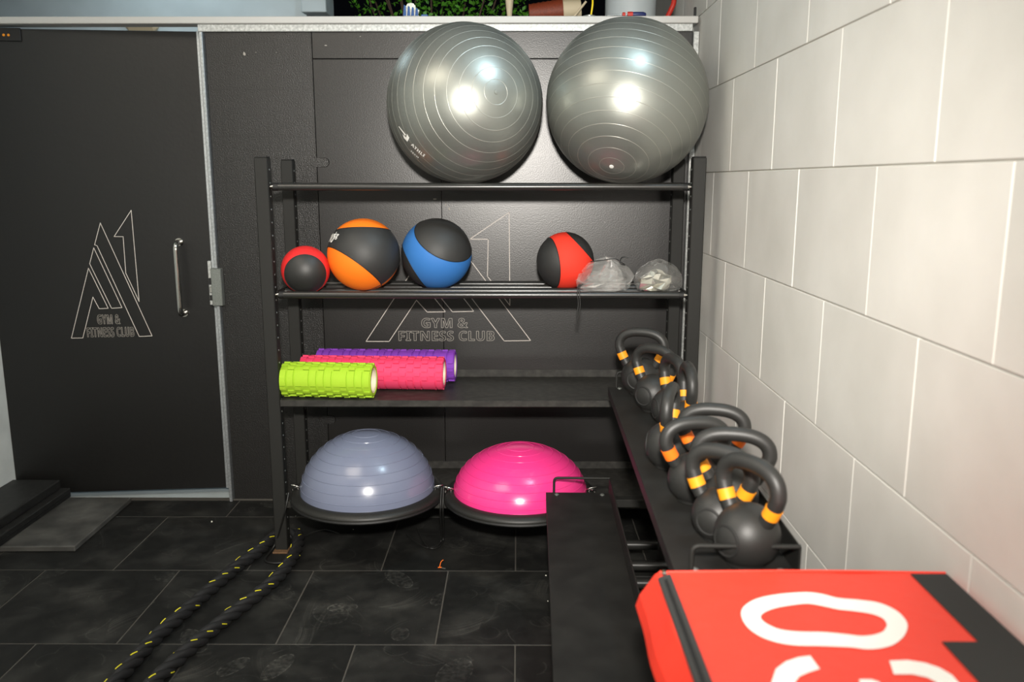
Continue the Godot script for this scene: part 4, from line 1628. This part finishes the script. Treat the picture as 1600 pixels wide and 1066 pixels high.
# ------------------------------------------------------------------ beyond and on top of the partition
func build_beyond() -> void:
	var g := MB.new()
	g.box(Vector3(-2.35, 1.6, -4.85), Vector3(2.45, 3.4, 0.2))
	setting("wall_far", g, M.far_wall, "pale blue grey wall seen over the top of the door", "wall")
	g = MB.new()
	g.box(Vector3(-1.0, -0.051, -4.4), Vector3(5.2, 0.1, 1.1))
	setting("floor_outer", g, M.far_wall, "pale floor beyond the black door", "floor")
	g = MB.new()
	g.box(Vector3(-0.1, 1.06, -5.1), Vector3(2.0, 2.14, 1.2))
	setting("wall_garden", g, M.soil, "raised planted bank behind the partition", "wall")
	g = MB.new()
	g.box(Vector3(-1.07, 2.42, -4.78), Vector3(0.13, 0.1, 0.2), 0.004)
	g.box(Vector3(-1.07, 2.3, -4.86), Vector3(0.06, 0.3, 0.06), 0.004)
	var bk := thing("wall_bracket", "dull grey box bracket at the edge of the pale far wall", "bracket")
	part("box", g, M.far_wall, bk)
	var cb := thing("cream_rail", "cream rail on the far wall seen through the gap above the door", "rail")
	g = MB.new()
	g.box(on_z(222, 42, -4.72), Vector3(0.17, 0.05, 0.06), 0.02)
	part("rail", g, M.cream, cb)

	# leafy bush
	var b := thing("leafy_bush", "dense green bush on the bank behind the partition", "bush", Vector3(-0.45, 2.136, -4.75))
	g = MB.new()
	for k in 16:
		var x := rng.randf_range(-0.4, 0.5)
		g.tube([Vector3(x * 0.6, 0, rng.randf_range(-0.1, 0.1)), Vector3(x, rng.randf_range(0.25, 0.5), rng.randf_range(-0.2, 0.2))], 0.005, 6)
	part("twigs", g, M.twig, b)
	g = MB.new()
	for k in 2600:
		var p := Vector3(rng.randf_range(-0.45, 0.5), rng.randf_range(0.03, 0.6), rng.randf_range(-0.25, 0.22))
		if p.x < -0.1 and rng.randf() < 0.55:
			continue
		var d := Vector3(rng.randf_range(-1, 1), rng.randf_range(-0.3, 1), rng.randf_range(-0.4, 1)).normalized()
		var s := d.cross(Vector3(rng.randf_range(-1, 1), rng.randf_range(-1, 1), 0.3)).normalized()
		var l := rng.randf_range(0.02, 0.036)
		var nn := s.cross(d).normalized()
		g.face([p, p + d * l * 0.5 + s * l * 0.32 + nn * l * 0.08, p + d * l, p + d * l * 0.5 - s * l * 0.32 + nn * l * 0.08], nn)
	var lf := part("leaves", g, M.leaf, b)
	lf.set_meta("kind", "stuff")

	# clay pot lying on its side
	var pot := thing("clay_pot", "ribbed terracotta pot lying on its side behind the ledge", "pot", Vector3(0.20, 2.34, -4.5))
	g = MB.new()
	var pr := []
	for k in 15:
		var t := k / 14.0
		pr.append(Vector2(0.042 + 0.012 * t + (0.003 if k % 2 == 0 else 0.0), -0.14 + 0.17 * t))
	g.lathe(pr, 32, Vector3.ZERO, Basis(Vector3(0, 0, 1), -PI / 2 + 0.08))
	part("body", g, M.clay, pot)
	g = MB.new()
	g.lathe([Vector2(0.05, 0.028), Vector2(0.052, 0.03), Vector2(0.046, 0.12), Vector2(0.0, 0.12)], 32, Vector3.ZERO, Basis(Vector3(0, 0, 1), -PI / 2 + 0.08))
	part("plain_end", g, M.cream, pot)
	var st := thing("wood_stake", "short grey stake leaning beside the terracotta pot", "stake")
	g = MB.new()
	g.tube([on_z(897, 26, -4.42), on_z(916, 2, -4.4)], 0.006, 8)
	part("stick", g, M.cream, st)
	var ps := thing("plant_support", "pale wedge shaped support among the leaves", "stake")
	g = MB.new()
	g.lathe([Vector2(0.0, -0.12), Vector2(0.012, -0.06), Vector2(0.03, 0.1)], 10, on_z(796, 8, -4.5))
	part("wedge", g, M.cream, ps)

	# grey pipe, hose and wire
	var pi_ := thing("grey_pipe", "fat pale grey standpipe behind the silver ball", "pipe", Vector3(0.56, 0, -4.42))
	g = MB.new()
	g.lathe([Vector2(0.125, 2.13), Vector2(0.125, 3.3)], 40)
	part("tube", g, M.grey_pipe, pi_)
	var ho := thing("red_hose", "bent red hose hanging beside the grey standpipe", "hose")
	g = MB.new()
	g.tube(smooth([on_z(1041, 30, -4.1), on_z(1048, 16, -4.1), on_z(1053, 2, -4.1), on_z(1052, -20, -4.12)], 8), 0.012, 10)
	part("tube", g, M.hose, ho)
	var yw := thing("yellow_wire", "thin yellow wire rising from the ledge", "wire")
	g = MB.new()
	g.tube(smooth([on_z(923, 26, -3.85), on_z(925, 14, -3.85), on_z(926, 2, -3.86), on_z(924, -14, -3.9)], 8), 0.004, 8)
	part("strand", g, M.yellow_wire, yw)

	# bits lying on the ledge
	var ly := 2.187
	var wr := thing("crumpled_wrapper", "crumpled blue and white wrapper standing on the ledge", "wrapper", Vector3(on_z(642, 24, -3.83).x, ly, -3.83))
	part("white_film", crumpled(Vector3(0.045, 0.06, 0.025), 41, 0.4, 14, 9), M.wrap_white, wr)
	g = MB.new()
	for k in 4:
		var x := -0.03 + k * 0.017
		g.face([Vector3(x, 0.004, 0.029), Vector3(x + 0.014, 0.004, 0.031), Vector3(x + 0.012, 0.045 - 0.004 * k, 0.024), Vector3(x + 0.004, 0.05 - 0.004 * k, 0.022)], Vector3(0, 0.2, 1).normalized())
	g.box(Vector3(0.06, 0.006, 0.01), Vector3(0.03, 0.012, 0.02), 0.003)
	part("blue_print", g, M.wrap_blue, wr)
	var sd := thing("screwdriver", "screwdriver with navy and red handle lying on the ledge", "tool", Vector3(on_z(985, 22, -3.815).x, ly + 0.011, -3.815))
	g = MB.new()
	var xb := Basis(Vector3(0, 0, 1), -PI / 2)
	g.lathe([Vector2(0.0, -0.01), Vector2(0.008, -0.008), Vector2(0.0105, 0.02), Vector2(0.0105, 0.055), Vector2(0.006, 0.066), Vector2(0.0, 0.068)], 16, Vector3.ZERO, xb)
	part("grip", g, M.navy, sd)
	g = MB.new()
	g.lathe([Vector2(0.011, -0.012), Vector2(0.0115, 0.0), Vector2(0.011, 0.01)], 16, Vector3.ZERO, xb)
	g.lathe([Vector2(0.0, -0.036), Vector2(0.0085, -0.034), Vector2(0.0085, -0.022), Vector2(0.0, -0.02)], 16, Vector3.ZERO, xb)
	part("red_ring", g, M.hose, sd)
	g = MB.new()
	g.tube([Vector3(-0.01, 0, 0), Vector3(-0.1, -0.005, 0)], 0.003, 8)
	part("shaft", g, M.chrome, sd)
	var wa := thing("metal_washer", "small round metal fitting lying on the ledge by the wire", "fitting", Vector3(on_z(921, 22, -3.815).x, ly, -3.815))
	g = MB.new()
	g.lathe([Vector2(0.0, 0.0), Vector2(0.026, 0.0), Vector2(0.027, 0.005), Vector2(0.012, 0.009), Vector2(0.0, 0.009)], 24)
	part("disc", g, M.steel, wa)
	var cl := thing("wall_clip", "small black clip fixed to the block wall above the ledge", "clip", on_z(1086, 19, -3.8))
	g = MB.new()
	g.box(Vector3(0, 0, 0), Vector3(0.01, 0.04, 0.012), 0.002)
	part("clip", g, M.cap, cl)

	# lamp lighting the passage beyond
	var l := thing("passage_lamp", "cool white batten lamp over the passage beyond the door", "lamp", Vector3(-1.75, 2.95, -4.35))
	g = MB.new()
	g.box(Vector3(0, 0.02, 0), Vector3(0.62, 0.03, 0.06), 0.004)
	part("housing", g, M.white_ledge, l)
	var e := mat(Color(0.9, 0.95, 1.0), 0.4)
	e.emission_enabled = true
	e.emission = Color(0.85, 0.95, 1.0)
	e.emission_energy_multiplier = 3.0
	g = MB.new()
	g.tube([Vector3(-0.29, -0.01, 0), Vector3(0.29, -0.01, 0)], 0.014, 12)
	part("lamp_tube", g, e, l)
	var a := AreaLight3D.new()
	a.name = "passage_lamp_light"
	a.area_size = Vector2(0.58, 0.04)
	a.light_color = Color(0.85, 0.95, 1.0)
	a.light_energy = 0.45
	a.shadow_enabled = true
	add_child(a)
	a.position = Vector3(-1.75, 2.91, -4.35)
	a.rotation.x = -PI / 2
